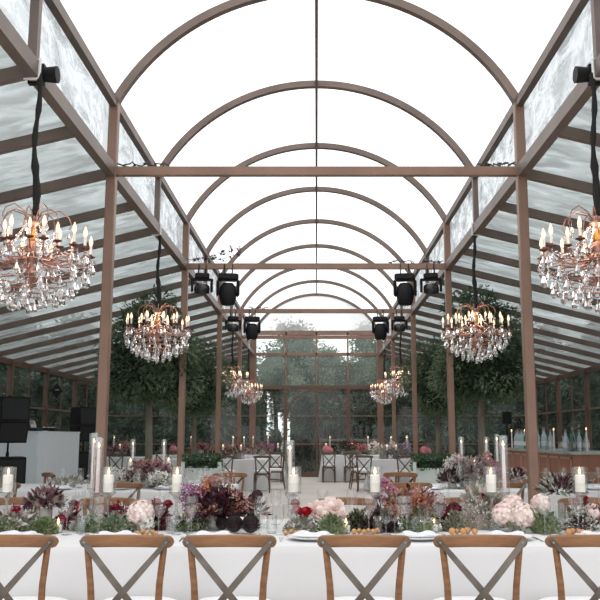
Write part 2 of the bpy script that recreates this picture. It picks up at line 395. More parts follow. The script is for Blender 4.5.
for x in (-5.6, -4.46, -3.3, 3.3, 4.46, 5.6): wb(MB().box(x-.03, x+.03, YB-.03, YB+.03, 0, ZE+1.12*(OX-abs(x))/(OX-HX)), 'mullion')
xs = [-OX, -5.6, -4.46, -3.3, -HX, -1.03, 1.06, HX, 3.3, 4.46, 5.6, OX]
for i in range(len(xs)-1):
    x0, x1 = xs[i], xs[i+1]
    if x0 == -1.03: 
        nwin += 1; m = MB().add([(x0,0,ZE),(x1,0,ZE),(x1,0,ZU),(x0,0,ZU)], [(0,1,2,3)])
    else:
        nwin += 1
        f = lambda x: (ZE if abs(x) <= HX+.01 and (abs(x0)+abs(x1))/2 < HX else ZE+1.12*(OX-abs(x))/(OX-HX))
        m = MB().add([(x0,0,.1),(x1,0,.1),(x1,0,f(x1)),(x0,0,f(x0))], [(0,1,2,3)])
    o = m.build('window_%d' % nwin, 'gable' if x0 == -1.03 else 'pane_back', None, False, loc=(0, YB, 0)); tag(o, **S)
    if (x0, x1) in ((-HX, -1.03), (1.06, HX)):
        nwin += 1; o = MB().add([(x0,0,ZE),(x1,0,ZE),(x1,0,ZU),(x0,0,ZU)], [(0,1,2,3)]).build('window_%d' % nwin, 'gable', None, False, loc=(0, YB, 0)); tag(o, **S)
nwin += 1; pa = arch_pts(0, 24, 0); m = MB().add(pa, [tuple(range(25))]); o = m.build('window_%d' % nwin, 'gable_high', None, False, loc=(0, YB, 0)); tag(o, **S)
# the door: arched double door
d = empty('door_1', (0.015, YB, 0), kind='structure')
m = MB(); pts = [(1.0*math.cos(t), 0, 1.95+.93*math.sin(t)) for t in [PI*i/24 for i in range(25)]]
m.ribbon([(p[0], -.03, p[2]) for p in pts], .05, .05, [(math.cos(PI*i/24),0,math.sin(PI*i/24)) for i in range(25)]); m.build('door_arch', 'steel_dark', d, False)
MB().box(-.035, .035, -.06, 0, 0, ZE-.05).build('door_stile', 'steel_dark', d, False)
MB().box(-1.0, 1.0, -.05, 0, .02, .16).build('door_rail', 'steel_dark', d, False)
for sx in (-1, 1):
    m = MB().add([(sx*.03,-.02,.1),(sx*1.0,-.02,.1),(sx*1.0,-.02,ZE-.06),(sx*.03,-.02,ZE-.06)], [(0,1,2,3)]); m.build('door_pane', 'pane_back', d, False)
    MB().tube([(sx*.09,-.1,.95),(sx*.09,-.1,1.25)], .012).build('door_handle', 'steel', d)

# ------------------------------------------------------------------ trees
def crown(mb, rnd, blobs, n, L, W, mi=0, shell=.55):
    mb.mi = mi
    tot = sum(b[3]**2 for b in blobs)
    for (cx, cy, cz_, r, sz) in blobs:
        for _ in range(int(n*r*r/tot)):
            t = rnd.uniform(0, 2*PI); z = rnd.uniform(-1, 1); q = math.sqrt(1-z*z)
            dv = Vector((q*math.cos(t), q*math.sin(t), z)); rad = r*(shell+(1.08-shell)*rnd.random()**.6)
            p = Vector((cx, cy, cz_))+Vector((dv.x*rad, dv.y*rad, dv.z*rad*sz))
            dd = (dv+Vector((rnd.uniform(-1,1), rnd.uniform(-1,1), rnd.uniform(-1.2,.5)))*.9).normalized()
            mb.leaf(p, dd, (rnd.uniform(-1,1), rnd.uniform(-1,1), 1), L*rnd.uniform(.6,1.3), W*rnd.uniform(.7,1.2), .15)
def ficus():
    rnd = random.Random(3); root = empty('ficus_tree')
    tag(root, 'x', 'tree', 'clipped ficus trees standing inside')
    tr = MB().tube([(0,0,0),(.01,.01,1.0),(-.015,0,2.0),(0,.01,2.6)], [.065,.055,.05,.03], 10)
    for k in range(6):
        a = k*1.05; tr.tube([(0,0,1.9+.1*k),(.25*math.cos(a),.25*math.sin(a),2.3+.12*k),(.4*math.cos(a),.4*math.sin(a),2.7+.14*k)], [.025,.015,.006], 6)
    tr.build('trunk', 'bark', root)
    blobs = [(0,0,2.65,.62,1),(.28,.1,2.35,.48,.9),(-.28,-.1,2.4,.5,.9),(.05,-.2,3.1,.52,1),(-.1,.2,3.35,.40,1),(.1,-.1,3.62,.25,1.1),(.25,-.25,2.75,.5,1),(-.3,.15,2.9,.5,1),(0,-.3,2.3,.42,.8)]
    cr = MB(); crown(cr, rnd, blobs, 12500, .085, .038)
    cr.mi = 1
    for (x, y, z, r, sz) in blobs[:4]: cr.ball((x,y,z), r*.72, 10, 7, 1, 1, 1, .15, rnd)  # dark balls put in for shade inside the crown
    for k in range(16):
        a = rnd.uniform(0, 6.28); z = rnd.uniform(2.2, 3.8); r0 = .45 if z < 3.3 else .2
        p0 = Vector((r0*math.cos(a), r0*math.sin(a), z)); d = Vector((math.cos(a), math.sin(a), rnd.uniform(-.2, 1))).normalized()
        cr.mi = 0
        for q in range(16): cr.leaf(p0+d*(.1+.025*q), d+Vector((rnd.uniform(-1,1),rnd.uniform(-1,1),rnd.uniform(-1,.6)))*.8, (0,0,1), .08, .035)
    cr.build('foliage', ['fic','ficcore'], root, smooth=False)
    return Proto(root)
fp = ficus()
fp.place((X(148,13.9,1.3),13.95,0), 0, 'clipped green tree inside the left aisle behind the second chandelier', 'clipped trees standing inside', scale=(1.1,1.1,.97))
fp.place((X(483,13.9,1.3),13.95,0), 2.0, 'clipped green tree inside the right aisle behind the second chandelier, nearer the bar', scale=(1.12,1.12,.99))
fp.place((X(193,19.4,1.3),19.5,0), 4.0, 'further clipped green tree on the left, behind the nave post', scale=(1.02,1.1,.94))
fp.place((X(439,19.4,1.3),19.5,0), 1.0, 'further clipped green tree on the right, behind the hedge trough', scale=(1.02,1.1,.94))

def bigtree(seed, h, r, mats, trunks=1, nleaf=5200, L=.26, W=.13, low=.25, label='x', nm='outdoor_tree'):
    rnd = random.Random(seed); root = empty(nm); tag(root, label, 'tree')
    t = MB()
    for q in range(trunks):
        a = 6.28*q/max(1,trunks)+seed; ox = (.22*math.cos(a), .22*math.sin(a)) if trunks > 1 else (0,0)
        t.tube([(ox[0],ox[1],-.15),(ox[0]*2,ox[1]*2,h*.25),(ox[0]*3+.1,ox[1]*3,h*.5),(ox[0]*4,ox[1]*4,h*.8)], [.16/trunks**.5,.12/trunks**.5,.09/trunks**.5,.03], 8)
    t.build('trunk', mats[2], root)
    blobs = []
    for i in range(11):
        a = rnd.uniform(0, 6.28); zz = h*(low+(.92-low)*i/10); env = r*math.sin(PI*min(.97, max(.12, (i+1.6)/12.5)))**.7
        q = env*.55*rnd.uniform(.3,1); blobs.append((q*math.cos(a), q*math.sin(a), zz, env*rnd.uniform(.45,.62), 1))
    cr = MB(); crown(cr, rnd, blobs, nleaf, L, W)
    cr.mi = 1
    for (x,y,z,rr,sz) in blobs: cr.ball((x,y,z), rr*.66, 9, 6, 1, 1, 1, .22, rnd)  # dark balls added inside the crown to block the sky
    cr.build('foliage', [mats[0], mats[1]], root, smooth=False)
    return Proto(root)
tA = bigtree(11, 8.0, 2.4, ('out1','core','barkd'), 1, low=.12, label='tall dense dark evergreen outside the glass')
tB = bigtree(12, 6.0, 2.0, ('out1','core','barkd'), 2, low=.10)
tC = bigtree(13, 5.0, 1.7, ('out2','core','barkd'), 4, nleaf=3600, L=.16, W=.07, low=.42)
names = ['dark leafy tree outside the left glass wall, %s', 'dark leafy tree outside the right glass wall, %s']
wh = ['beside the near end of the house','beside the first bay','beside the second bay','behind the near black loudspeaker','behind the white booth','behind the far black loudspeaker','at the far corner of the house','beyond the far corner, furthest off']
rr = random.Random(5)
for sx in (-1, 1):
    for i in range(8):
        y = 6+3.6*i; pr = tA if i % 2 else tB
        lb = names[0 if sx < 0 else 1] % wh[i]
        if sx > 0: lb = lb.replace('behind the near black loudspeaker', 'beside the near end of the bar').replace('behind the white booth', 'behind the bar').replace('behind the far black loudspeaker', 'beyond the far end of the bar')
        sc_ = rr.uniform(.82, 1.0)*(1.0 if sx < 0 else .9)
        if pr is tB: sc_ *= 1.2
        pr.place((sx*(10.2+rr.uniform(-.4,1.2)), y, 0), rr.uniform(0,6), lb, 'trees outside the side walls', scale=sc_)
k = 0
back = [(-12,33,tA,.85),(-9,31.9,tB,1.0),(-6.2,33.5,tB,1.05),(-4.3,31.6,tB,.86),(-3.75,36.2,tB,.95),(4.0,33,tB,.9),(6.5,32.2,tB,1.05),(9.4,33.6,tB,1.0),(12.4,33,tA,.85),
        (-1.45,39.8,tC,1.38),(1.2,41,tA,.68),(2.9,43.5,tA,.92),(-4.1,43,tA,.72),(5,47,tA,.8),(.9,47,tA,.8),(0.65,33.2,tC,.98),(2.6,33.0,tC,1.0),(-.35,35.2,tC,.75),(-1.75,34.6,tC,.34)]
bl = ['dark tree at the far left behind the end wall','dark bushy tree outside the end wall left of the clipped trees','dark bushy tree outside the end wall seen between left side mullions','dark bushy tree just outside the end wall beside its left corner post','dark tree left of the bright gap behind the end wall','dark bushy tree just outside the end wall beside its right corner post','dark bushy tree outside the end wall behind the right clipped trees','dark bushy tree outside the end wall towards the bar','tall dark tree at the far right behind the end wall',
      'tall tree rising into the sky left of the centre mullion of the gable','low distant tree seen above the arched door','tall tree rising into the sky right of the centre mullion of the gable','distant tree seen above the left part of the end wall','distant tree behind the right of the gable','distant tree straight beyond the arched door','olive green many-stemmed tree behind the right leaf of the arched door','olive green many-stemmed tree right of the arched door','small olive green tree behind the left leaf of the arched door','low shrub at the foot of the bright gap behind the end wall']
for (x, y, pr, s), lb in zip(back, bl): pr.place((x, y, 0), rr.uniform(0,6), lb, scale=s)
# wooden fence seen through the door
fz = empty('garden_fence', (1.0, 31.3, 0), label='low weathered wooden fence seen through the right leaf of the door', cat='fence')
for z in (.45, .85, 1.2): MB().box(-.9, 1.3, -.02, .02, z-.05, z+.05).build('fence_board', 'bark', fz, False)
for x in (-.85, .2, 1.25): MB().box(x-.04, x+.04, -.06, -.02, -.12, 1.3).build('fence_post', 'bark', fz, False)
# clipped hedge wall added beyond the trees to blacken the gaps
hg = MB(); rnd = random.Random(9)
for x0, x1, y0, y1, hh, nn in ((-14,-2.15,37.5,39.5,3.9,6200),(-1.3,14,37.0,39.0,3.9,7500)):
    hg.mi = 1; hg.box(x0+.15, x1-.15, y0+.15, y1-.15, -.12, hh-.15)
    hg.mi = 0
    for _ in range(nn):
        f = rnd.random()
        if f < .75: p = (rnd.uniform(x0,x1), y0+rnd.uniform(-.1,.25), rnd.uniform(-.1,hh)); d = (rnd.uniform(-1,1), -1, rnd.uniform(-.7,.7))
        elif f < .9: p = (rnd.uniform(x0,x1), rnd.uniform(y0,y1), hh-rnd.uniform(0,.25)); d = (rnd.uniform(-1,1), rnd.uniform(-1,1), 1)
        else: xx = rnd.choice((x0,x1)); p = (xx, rnd.uniform(y0,y1), rnd.uniform(0,hh)); d = (-1 if xx == x0 else 1, rnd.uniform(-.5,.5), rnd.uniform(-.7,.7))
        hg.leaf(p, d, (0,0,1), .28, .15)
o = hg.build('hedge', ['out1','core'], smooth=False); tag(o, 'long clipped hedge added behind the end wall to darken gaps between trees', 'hedge')

# ------------------------------------------------------------------ cross-back chair
def make_chair(wood, strapm, label):
    root = empty('crossback_chair'); tag(root, label, 'chair')
    # origin on the floor under the back, facing +y
    def rail_y(x): return -.028+ .9*x*x*.55
    for sx in (-1, 1):
        lg = MB(); pts = [(sx*.165,-.05,0),(sx*.16,-.005,.22),(sx*.155,.02,.45),(sx*.165,.0,.65),(sx*.185,-.01,.83)]
        lg.tube(pts, [.014,.018,.019,.0165,.016], 8); lg.build('back_leg', wood, root)
        fl_ = MB().tube([(sx*.19,.42,0),(sx*.188,.40,.25),(sx*.18,.385,.45)], [.013,.017,.019], 8); fl_.build('front_leg', wood, root)
    # top rail, bent in plan, rounded ends
    m = MB(); n = 34; vs = []
    for i in range(n+1):
        u = math.sin(PI*(i/n-.5)); x = u*.226; e = math.sqrt(max(0, 1-((abs(u)-.88)/.12)**2)) if abs(u) > .88 else 1
        e = max(e, .12); hh = .0285*e; zc = .846+.010*(1-u*u); y = -.03+.045*u*u
        for (dy, dz) in ((-.013,-.8),(-.006,-1),(.006,-1),(.013,-.8),(.013,.8),(.006,1),(-.006,1),(-.013,.8)): vs.append((x, y+dy, zc+dz*hh))
    fs = [tuple(range(8)), tuple(reversed(range(8*n, 8*n+8)))]
    for i in range(n):
        for k in range(8): j = (k+1) % 8; fs.append((8*i+k, 8*i+8+k, 8*i+8+j, 8*i+j))
    m.add(vs, fs); m.build('top_rail', wood, root)
    # seat frame + cushion
    m = MB(); n = 28; pr = []
    for i in range(n):
        t = 2*PI*i/n; ct, st = math.cos(t), math.sin(t)
        px = .20*abs(ct)**.6*(1 if ct > 0 else -1); py = .21*abs(st)**.6*(1 if st > 0 else -1)
        px *= (1+.10*(py/.21)); pr.append((px, py+.215))
    def slab(mm, s0, prof):
        vs = []; 
        for (sc1, z) in prof:
            for (a, b) in pr: vs.append((a*sc1, .215+(b-.215)*sc1, z))
        fs = [tuple(reversed(range(n)))]
        for r in range(len(prof)-1):
            for i in range(n): j = (i+1) % n; fs.append((r*n+i, r*n+j, r*n+n+j, r*n+n+i))
        fs.append(tuple(range((len(prof)-1)*n, len(prof)*n))); mm.add(vs, fs)
    slab(m, 1, [(.97,.425),(1.0,.432),(1.0,.452),(.97,.46)]); m.build('seat', wood, root)
    m = MB(); slab(m, 1, [(.93,.461),(1.02,.470),(1.04,.490),(1.0,.512),(.85,.526),(.4,.534)]); m.build('cushion', 'cushion', root)
    # X straps and rivets
    for sx in (-1, 1):
        m = MB(); P = []
        for i in range(13):
            u = i/12; x = sx*(.209-.347*u); z = .862-.402*u; y = -.047+.028*(x/.226)**2
            P.append((x, y-.0025*sx, z))
        m.ribbon(P, .004, .031, up=[(sx*.75, 0, .66)]*13); so_ = m.build('cross_strap', strapm, root)
        MB().ball((sx*.198, -.029, .845), .007, 8, 5, 1, .6, 1).build('rivet', 'rivet', so_)
        MB().tube([(sx*.16,0,.22),(sx*.175,.2,.25),(sx*.187,.40,.25)], .009, 6).build('side_stretcher', wood, root)
        a = MB(); a.tube([(sx*.185,.39,.22),(sx*.16,.385,.34),(sx*.08,.38,.415),(0,.378,.425)], .009, 6); a.build('seat_brace', wood, root)
        a = MB(); a.tube([(sx*.155,.005,.22),(sx*.135,.0,.34),(sx*.07,.0,.41),(0,.0,.425)], .009, 6); a.build('seat_brace', wood, root)
    return Proto(root)
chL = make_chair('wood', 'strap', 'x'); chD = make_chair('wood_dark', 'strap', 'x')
G1 = 'cross-back chairs with their backs to the camera at the front table'
for px, lb in ((10.5,'cut off by the left edge of the photo'),(126.5,'second from the left, before the blush hydrangea'),(229.5,'third from the left, before the dark artichokes'),
               (364,'fourth from the left, before the moss mound'),(480.5,'fifth from the left, below the maroon flowers'),(593,'cut off at the right edge')):
    chL.place(((px-316.5)*4.06/F, 4.19, 0), R.uniform(-.03,.03), 'wooden cross-back chair with white cushion, '+lb, G1)
G2 = 'chairs on the far side of the front table'
for px, lb in ((14,'far left'),(108,'behind the blush hydrangea'),(228,'behind the big burgundy bouquet'),(346,'behind the blush pink flowers'),(462,'behind the pale dry foliage'),(588,'far right')):
    chL.place((X(px,6.6,.88), 6.62, 0), PI+R.uniform(-.05,.05), 'wooden chair facing the camera across the front table, '+lb, G2)
G3 = 'chairs around the second row of tables'
for x, y, rz, lb in ((-3.25,8.8,.05,'near side of the left second table, beside the black loudspeaker'),(-1.99,8.8,0,'near side of the left second table, under the mauve bouquet'),(X(411,8.75,.88),8.8,0,'near side of the right second table at its inner end'),
                     (1.93,8.84,.0,'near side of the right second table beside the nearest right post'),(3.3,8.8,0,'near side of the right second table towards the bar'),
                     (X(46,11,.88),11.1,PI-1.0,'turned sideways in front of the white booth'),(X(229,11,.88),11.1,PI+.25,'far side of the left second table at its inner end'),
                     (X(402,11,.88),11.2,PI-.25,'far side of the right second table at its inner end'),(X(548,11,.88),11.15,PI,'far side of the right second table behind the nearest right post'),(X(583,11,.88),11.15,PI-.3,'far side of the right second table in front of the bar')):
    chL.place((x, y, 0), rz, 'wooden cross-back chair, '+lb, G3)
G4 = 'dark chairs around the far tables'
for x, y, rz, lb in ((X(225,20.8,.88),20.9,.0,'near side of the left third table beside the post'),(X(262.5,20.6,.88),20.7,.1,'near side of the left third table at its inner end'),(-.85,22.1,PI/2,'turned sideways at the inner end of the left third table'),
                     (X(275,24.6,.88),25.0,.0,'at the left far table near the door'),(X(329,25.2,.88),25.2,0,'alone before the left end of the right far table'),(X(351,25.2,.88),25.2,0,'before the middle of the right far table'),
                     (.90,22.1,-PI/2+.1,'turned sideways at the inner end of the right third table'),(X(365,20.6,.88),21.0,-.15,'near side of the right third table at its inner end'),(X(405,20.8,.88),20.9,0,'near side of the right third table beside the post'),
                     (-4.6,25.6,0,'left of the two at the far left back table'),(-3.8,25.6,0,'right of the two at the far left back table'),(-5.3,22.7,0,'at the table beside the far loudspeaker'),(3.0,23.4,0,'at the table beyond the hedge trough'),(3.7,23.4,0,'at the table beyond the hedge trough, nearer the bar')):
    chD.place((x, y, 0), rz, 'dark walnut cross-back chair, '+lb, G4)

# ------------------------------------------------------------------ tables and cloths
TH = .77
def table(x0, x1, y0, y1, tl, cl, seed=0, amp=.012, step=.04):
    rnd = random.Random(seed); cx, cy = (x0+x1)/2, (y0+y1)/2
    t = empty('banquet_table', (cx, cy, 0), label=tl, cat='table')
    hx, hy = (x1-x0)/2, (y1-y0)/2
    MB().box(-hx+.03, hx-.03, -hy+.03, hy-.03, TH-.05, TH-.012).build('tabletop', 'wood', t, False)
    for a in (-1, 1):
        for b in (-1, 1): MB().bar((a*(hx-.12), b*(hy-.12), 0), (a*(hx-.12), b*(hy-.12), TH-.05), .06, .06, (1,0,0)).build('leg', 'wood', t, False)
    # cloth: rounded top rim + skirt with soft folds
    m = MB(); per = []
    rc = .05
    def seg(ax, ay, bx, by, nx, ny):
        L = math.hypot(bx-ax, by-ay); n = max(2, int(L/step))
        for i in range(n): u = i/n; per.append((ax+(bx-ax)*u, ay+(by-ay)*u, nx, ny))
    seg(-hx+rc,-hy,hx-rc,-hy,0,-1); per.append((hx-rc*.3,-hy+rc*.3,.7,-.7)); seg(hx,-hy+rc,hx,hy-rc,1,0); per.append((hx-rc*.3,hy-rc*.3,.7,.7))
    seg(hx-rc,hy,-hx+rc,hy,0,1); per.append((-hx+rc*.3,hy-rc*.3,-.7,.7)); seg(-hx,hy-rc,-hx,-hy+rc,-1,0); per.append((-hx+rc*.3,-hy+rc*.3,-.7,-.7))
    n = len(per); ph = [rnd.uniform(0, 6.28) for _ in range(4)]
    rows = [(-.012, TH), (-.003, TH-.003), (.002, TH-.012), (.004, TH-.05), (.008, TH-.2), (.016, .4), (.026, .2), (.036, .012)]
    vs = []
    for ri, (off, z) in enumerate(rows):
        k = max(0, (TH-.05-z)/TH)
        for i, (a, b, nx, ny) in enumerate(per):
            s = i*step; w = amp*k*2*(math.sin(s*9+ph[0])+.6*math.sin(s*17+ph[1]+z)+.5*math.sin(s*4.1+ph[2]))
            vs.append((a+nx*(off+w+amp*k*2), b+ny*(off+w+amp*k*2), z))
    fs = []
    for r in range(len(rows)-1):
        for i in range(n): j = (i+1) % n; fs.append((r*n+j, r*n+i, (r+1)*n+i, (r+1)*n+j))
    fs.append(tuple(range(n)))
    m.add(vs, fs); o = m.build('tablecloth', 'cloth', loc=(cx, cy, 0)); tag(o, cl, 'tablecloth', 'white tablecloths')
    return t
table(-4.0, 4.0, 4.69, 6.12, 'long front banquet table hidden under its white cloth, across the whole foreground', 'white linen cloth on the long front table running across the whole foreground', 1, .010)
table(-5.2, -.95, 9.2, 10.62, 'second banquet table on the left, under its cloth', 'white linen cloth of the left second table, below the white booth', 2)
table(.82, 5.1, 9.2, 10.62, 'second banquet table on the right, under its cloth', 'white linen cloth of the right second table, before the wooden bar', 3)
table(-3.7, -1.28, 21.5, 22.7, 'third banquet table on the left, under its cloth', 'white cloth of the left third table behind the pair of walnut chairs', 4, .02)
table(1.33, 3.1, 21.5, 22.7, 'third banquet table on the right, under its cloth', 'white cloth of the right third table left of the hedge trough', 5, .02)
table(.16, 2.4, 25.75, 26.95, 'far banquet table right of the arched door, under its cloth', 'white cloth of the far table right of the arched door', 6, .02)
table(-3.0, -1.0, 25.75, 26.95, 'far banquet table left of the arched door, under its cloth', 'white cloth of the far table left of the arched door', 7, .02)
table(-6.1, -4.6, 23.3, 24.5, 'table beside the far loudspeaker, under its cloth', 'white cloth of the table right of the far loudspeaker', 8, .02)
table(-5.1, -3.35, 26.1, 27.3, 'far left back table, under its cloth', 'white cloth of the back table behind the left clipped trees', 9, .02)
table(2.6, 4.2, 24.0, 25.2, 'back table beyond the hedge trough, under its cloth', 'white cloth of the back table right of the pink flower, beyond the hedge trough', 10, .02)

# ------------------------------------------------------------------ glassware, plates, candles
def root1(name, mb, m, label, cat, smooth=True):
    o = mb.build(name, m, None, smooth); tag(o, label, cat); return Proto(o)
def wineglass():
    o = MB().lathe([(.0,.0),(.034,.0),(.034,.003),(.006,.008),(.004,.02),(.004,.095),(.012,.108),(.032,.13),(.038,.16),(.036,.205),(.033,.225)], 14).build('wine_glass', 'glass'); tag(o, 'x', 'glass'); return Proto(o)
def goblet():
    prof = [(.0,.0),(.032,.0),(.032,.003),(.006,.008),(.005,.06),(.02,.07),(.036,.085)]
    m = MB().lathe(prof, 16); 
    vs = []; n = 20
    for z in (.085,.12,.17):
        for k in range(n): a = 2*PI*k/n; q = (.0365 if k % 2 else .0335); vs.append((q*math.cos(a), q*math.sin(a), z))
    fs = []
    for i in range(2):
        for k in range(n): j = (k+1) % n; fs.append((i*n+k, i*n+j, i*n+n+j, i*n+n+k))
    m.add(vs, fs); o = m.build('ribbed_goblet', 'glass', smooth=False); tag(o, 'x', 'glass'); return Proto(o)
def tumbler():
    o = MB().lathe([(0,0),(.030,0),(.032,.004),(.036,.10),(.0345,.10),(.030,.008),(0,.008)], 14).build('water_tumbler', 'glass'); tag(o, 'x', 'glass'); return Proto(o)
WG, GB, TB = wineglass(), goblet(), tumbler()
def cluster(px, y, lb, n=4, rnd=R, sp=.1):
    x = X(px, y, .85); g = 'glasses '+lb
    offs = [(-1.2,0),(0,.1),(1.1,-.1),(-.5,.9),(.7,.95),(1.9,.5),(-1.9,.6)][:n]
    for i, (a, b) in enumerate(offs):
        pr = (WG, GB, WG, TB, GB, WG, TB)[i]; w = {'wine_glass':'clear wine glass','ribbed_goblet':'ribbed goblet','water_tumbler':'plain water tumbler'}[pr.root.name.split('.')[0]]
        pr.place((x+a*sp*.85, y+b*sp, TH+.001), rnd.uniform(0,6), w+' '+lb, g)
for px, lb in ((84,'between the dark coleus bouquet and the blush hydrangea on the front table'),(176,'right of the blush hydrangea on the front table'),(278,'right of the dark artichokes on the front table'),
               (386,'left of the big orange bouquet on the front table'),(424,'right of the big orange bouquet on the front table'),(562,'right of the pair of pink hydrangeas on the front table')):
    cluster(px, 5.16, lb, 5)
for px, lb in ((66,'at the far edge of the front table behind the coleus bouquet'),(150,'at the far edge of the front table behind the blush hydrangea'),(262,'at the far edge of the front table behind the artichokes'),(338,'at the far edge of the front table behind the blush pink blooms'),(460,'at the far edge of the front table behind the maroon flowers'),(590,'at the far edge of the front table at the right edge')):
    cluster(px, 5.78, lb, 4)
for px, y, lb in ((72,9.7,'on the left second table by the nearest left post'),(148,9.55,'under the mauve bouquet of the left second table'),(192,9.7,'at the inner part of the left second table'),(182,10.2,'at the far edge of the left second table'),
                  (214,10.3,'at the inner end of the left second table'),(448,9.6,'at the inner end of the right second table'),(470,9.45,'below the lilac bouquet of the right second table'),(515,9.9,'beside the nearest right post on the right second table'),(555,9.7,'on the right second table towards the bar'),(590,9.9,'on the right second table at the right edge of the photo')):
    cluster(px, y, lb, 5)
for px, y, lb in ((232,21.9,'on the left third table'),(250,21.9,'at the inner end of the left third table'),(385,21.9,'on the right third table'),(400,21.9,'at the outer part of the right third table'),(345,26.1,'on the far table right of the door'),(116,23.7,'on the table beside the far loudspeaker')):
    cluster(px, y, lb, 6, sp=.16)

def platef():
    root = empty('dinner_plate'); tag(root, 'x', 'plate')
    MB().lathe([(0,.004),(.08,.004),(.10,.009),(.14,.02),(.142,.022),(.139,.024),(.10,.014),(.08,.009),(0,.009)], 32).build('plate_body', 'china', root)
    MB().lathe([(.139,.0235),(.143,.0225),(.1425,.0205)], 32).build('plate_rim', 'silver', root)
    return Proto(root)
PL = platef()
def napkin():
    m = MB(); n = 8; vs = []
    for j in range(2):
        for i in range(n+1): vs.append((-.09+.18*i/n, -.05+.1*j, .004+.005*math.sin(i*1.2)))
    for j in range(2):
        for i in range(n+1): vs.append((-.09+.18*i/n, -.05+.1*j, .016+.007*math.sin(i*1.2)))
    fs = []
    a = n+1
    for i in range(n): fs += [(i+1,i,a+i,a+i+1),(2*a+i,2*a+i+1,3*a+i+1,3*a+i),(i,i+1,2*a+i+1,2*a+i),(a+i+1,a+i,3*a+i,3*a+i+1)]
    fs += [(0,2*a,3*a,a),(n,a+n,3*a+n,2*a+n)]
    o = m.add(vs, fs).build('napkin', 'napkin'); tag(o, 'x', 'napkin'); return Proto(o)
NP = napkin()
def fork():
    m = MB(); m.ribbon([(0,-.09,.002),(0,0,.004),(0,.05,.006),(0,.06,.004)], .009, .0015)
    m.ribbon([(0,.055,.004),(0,.075,.003)], .022, .0015)
    for i in range(4): m.ribbon([(-.0095+.0063*i,.072,.003),(-.0095+.0063*i,.11,.006)], .003, .0015)
    o = m.build('fork', 'silver', smooth=False); tag(o, 'x', 'fork'); return Proto(o)
def knife():
    m = MB(); m.ribbon([(0,-.1,.003),(0,.0,.003)], .010, .004); m.ribbon([(0,0,.003),(0,.06,.003),(0,.11,.003)], .018, .0015)
    o = m.build('table_knife', 'silver', smooth=False); tag(o, 'x', 'knife'); return Proto(o)
FK, KN = fork(), knife()
for px, lb in ((22,'at the left edge of the photo'),(118,'in front of the blush hydrangea'),(214,'in front of the big burgundy bouquet'),(312,'in front of the red roses'),(418,'in front of the big orange bouquet'),(505,'in front of the pair of pink hydrangeas'),(596,'at the right edge of the photo')):
    x = X(px, 5.0, TH)
    PL.place((x, 4.93, TH), 0, 'white plate on the front table, '+lb, 'plates on the near side of the front table')
    NP.place((x, 4.93, TH+.024), R.uniform(-.3,.3), 'white napkin on the front table plate '+lb, 'napkins on the near plates')
    FK.place((x-.175, 4.92, TH), .03, 'silver fork left of the plate '+lb, 'forks')
    KN.place((x+.172, 4.92, TH), 0, 'silver knife right of the plate '+lb, 'knives')
for px, lb in ((50,'behind the coleus bouquet'),(110,'behind the blush hydrangea'),(228,'behind the big burgundy bouquet'),(346,'behind the blush pink blooms'),(462,'behind the dry foliage'),(580,'by the right edge')):
    PL.place((X(px,5.92,TH), 5.93, TH), 0, 'white plate on the far side of the front table, '+lb, 'plates on the far side of the front table')
for px, y, lb in ((60,9.4,'below the white booth'),(118,9.4,'before the near left post'),(166,9.4,'below the mauve bouquet'),(430,9.4,'at the inner end of the right table'),(490,9.4,'left of the near right post'),(545,9.4,'right of the near right post'),(595,9.4,'at the right edge')):
    x = X(px,y,TH)
    PL.place((x, y+.02, TH), 0, 'white plate in the second table row, '+lb, 'plates on the second row')
    NP.place((x, y+.02, TH+.024), R.uniform(-.4,.4), 'white napkin on the second-row plate '+lb, 'napkins on the second row')

def flame(mb, z, s=1): return mb.lathe([(0,z),(.0045*s,z+.006*s),(.006*s,z+.013*s),(.0035*s,z+.024*s),(0,z+.034*s)], 8)
def pedestal():
    root = empty('hurricane_holder'); tag(root, 'x', 'candle holder')
    MB().lathe([(0,0),(.045,0),(.046,.006),(.02,.018),(.009,.04),(.009,.08),(.018,.10),(.010,.12),(.009,.18),(.022,.205),(.05,.222),(.05,.232),(0,.232)], 18).build('pedestal', 'smoke_glass', root)
    MB().lathe([(.046,.233),(.048,.24),(.049,.385),(.0475,.387),(.0465,.38),(.0455,.24)], 24).build('glass_shade', 'glass', root)
    return Proto(root)
def pillar(h=.105, r=.031):
    root = empty('pillar_candle'); tag(root, 'x', 'candle')
    MB().lathe([(0,0),(r,0),(r,h-.004),(r-.004,h),(r-.008,h-.004),(0,h-.006)], 20).build('wax_body', 'wax', root)
    wk = MB().tube([(0,0,h-.006),(.001,0,h+.008)], .0012, 5).build('wick', 'wick', root)
    flame(MB(), h+.002, 1.25).build('flame', 'flame', wk)
    return Proto(root)
def cyl_holder():
    root = empty('cylinder_holder'); tag(root, 'x', 'candle holder')
    MB().lathe([(0,0),(.045,0),(.046,.006),(.02,.02),(.012,.05),(.02,.08),(.011,.11),(.014,.19),(.035,.215),(.036,.225),(0,.225)], 18).build('pedestal', 'smoke_glass', root)
    MB().lathe([(.033,.226),(.034,.232),(.034,.60),(.0325,.60),(.0325,.232)], 20).build('glass_tube', 'glass', root)
    return Proto(root)
def taper(h=.30):
    root = empty('taper_candle'); tag(root, 'x', 'candle')
    MB().lathe([(0,0),(.0135,0),(.013,.01),(.010,h-.01),(.005,h),(0,h)], 12).build('wax_body', 'wax_pink', root)
    wk = MB().tube([(0,0,h-.002),(0,0,h+.008)], .001, 5).build('wick', 'wick', root)
    flame(MB(), h+.002, 1.1).build('flame', 'flame', wk)
    return Proto(root)
HP, PC, CH, TC = pedestal(), pillar(), cyl_holder(), taper()
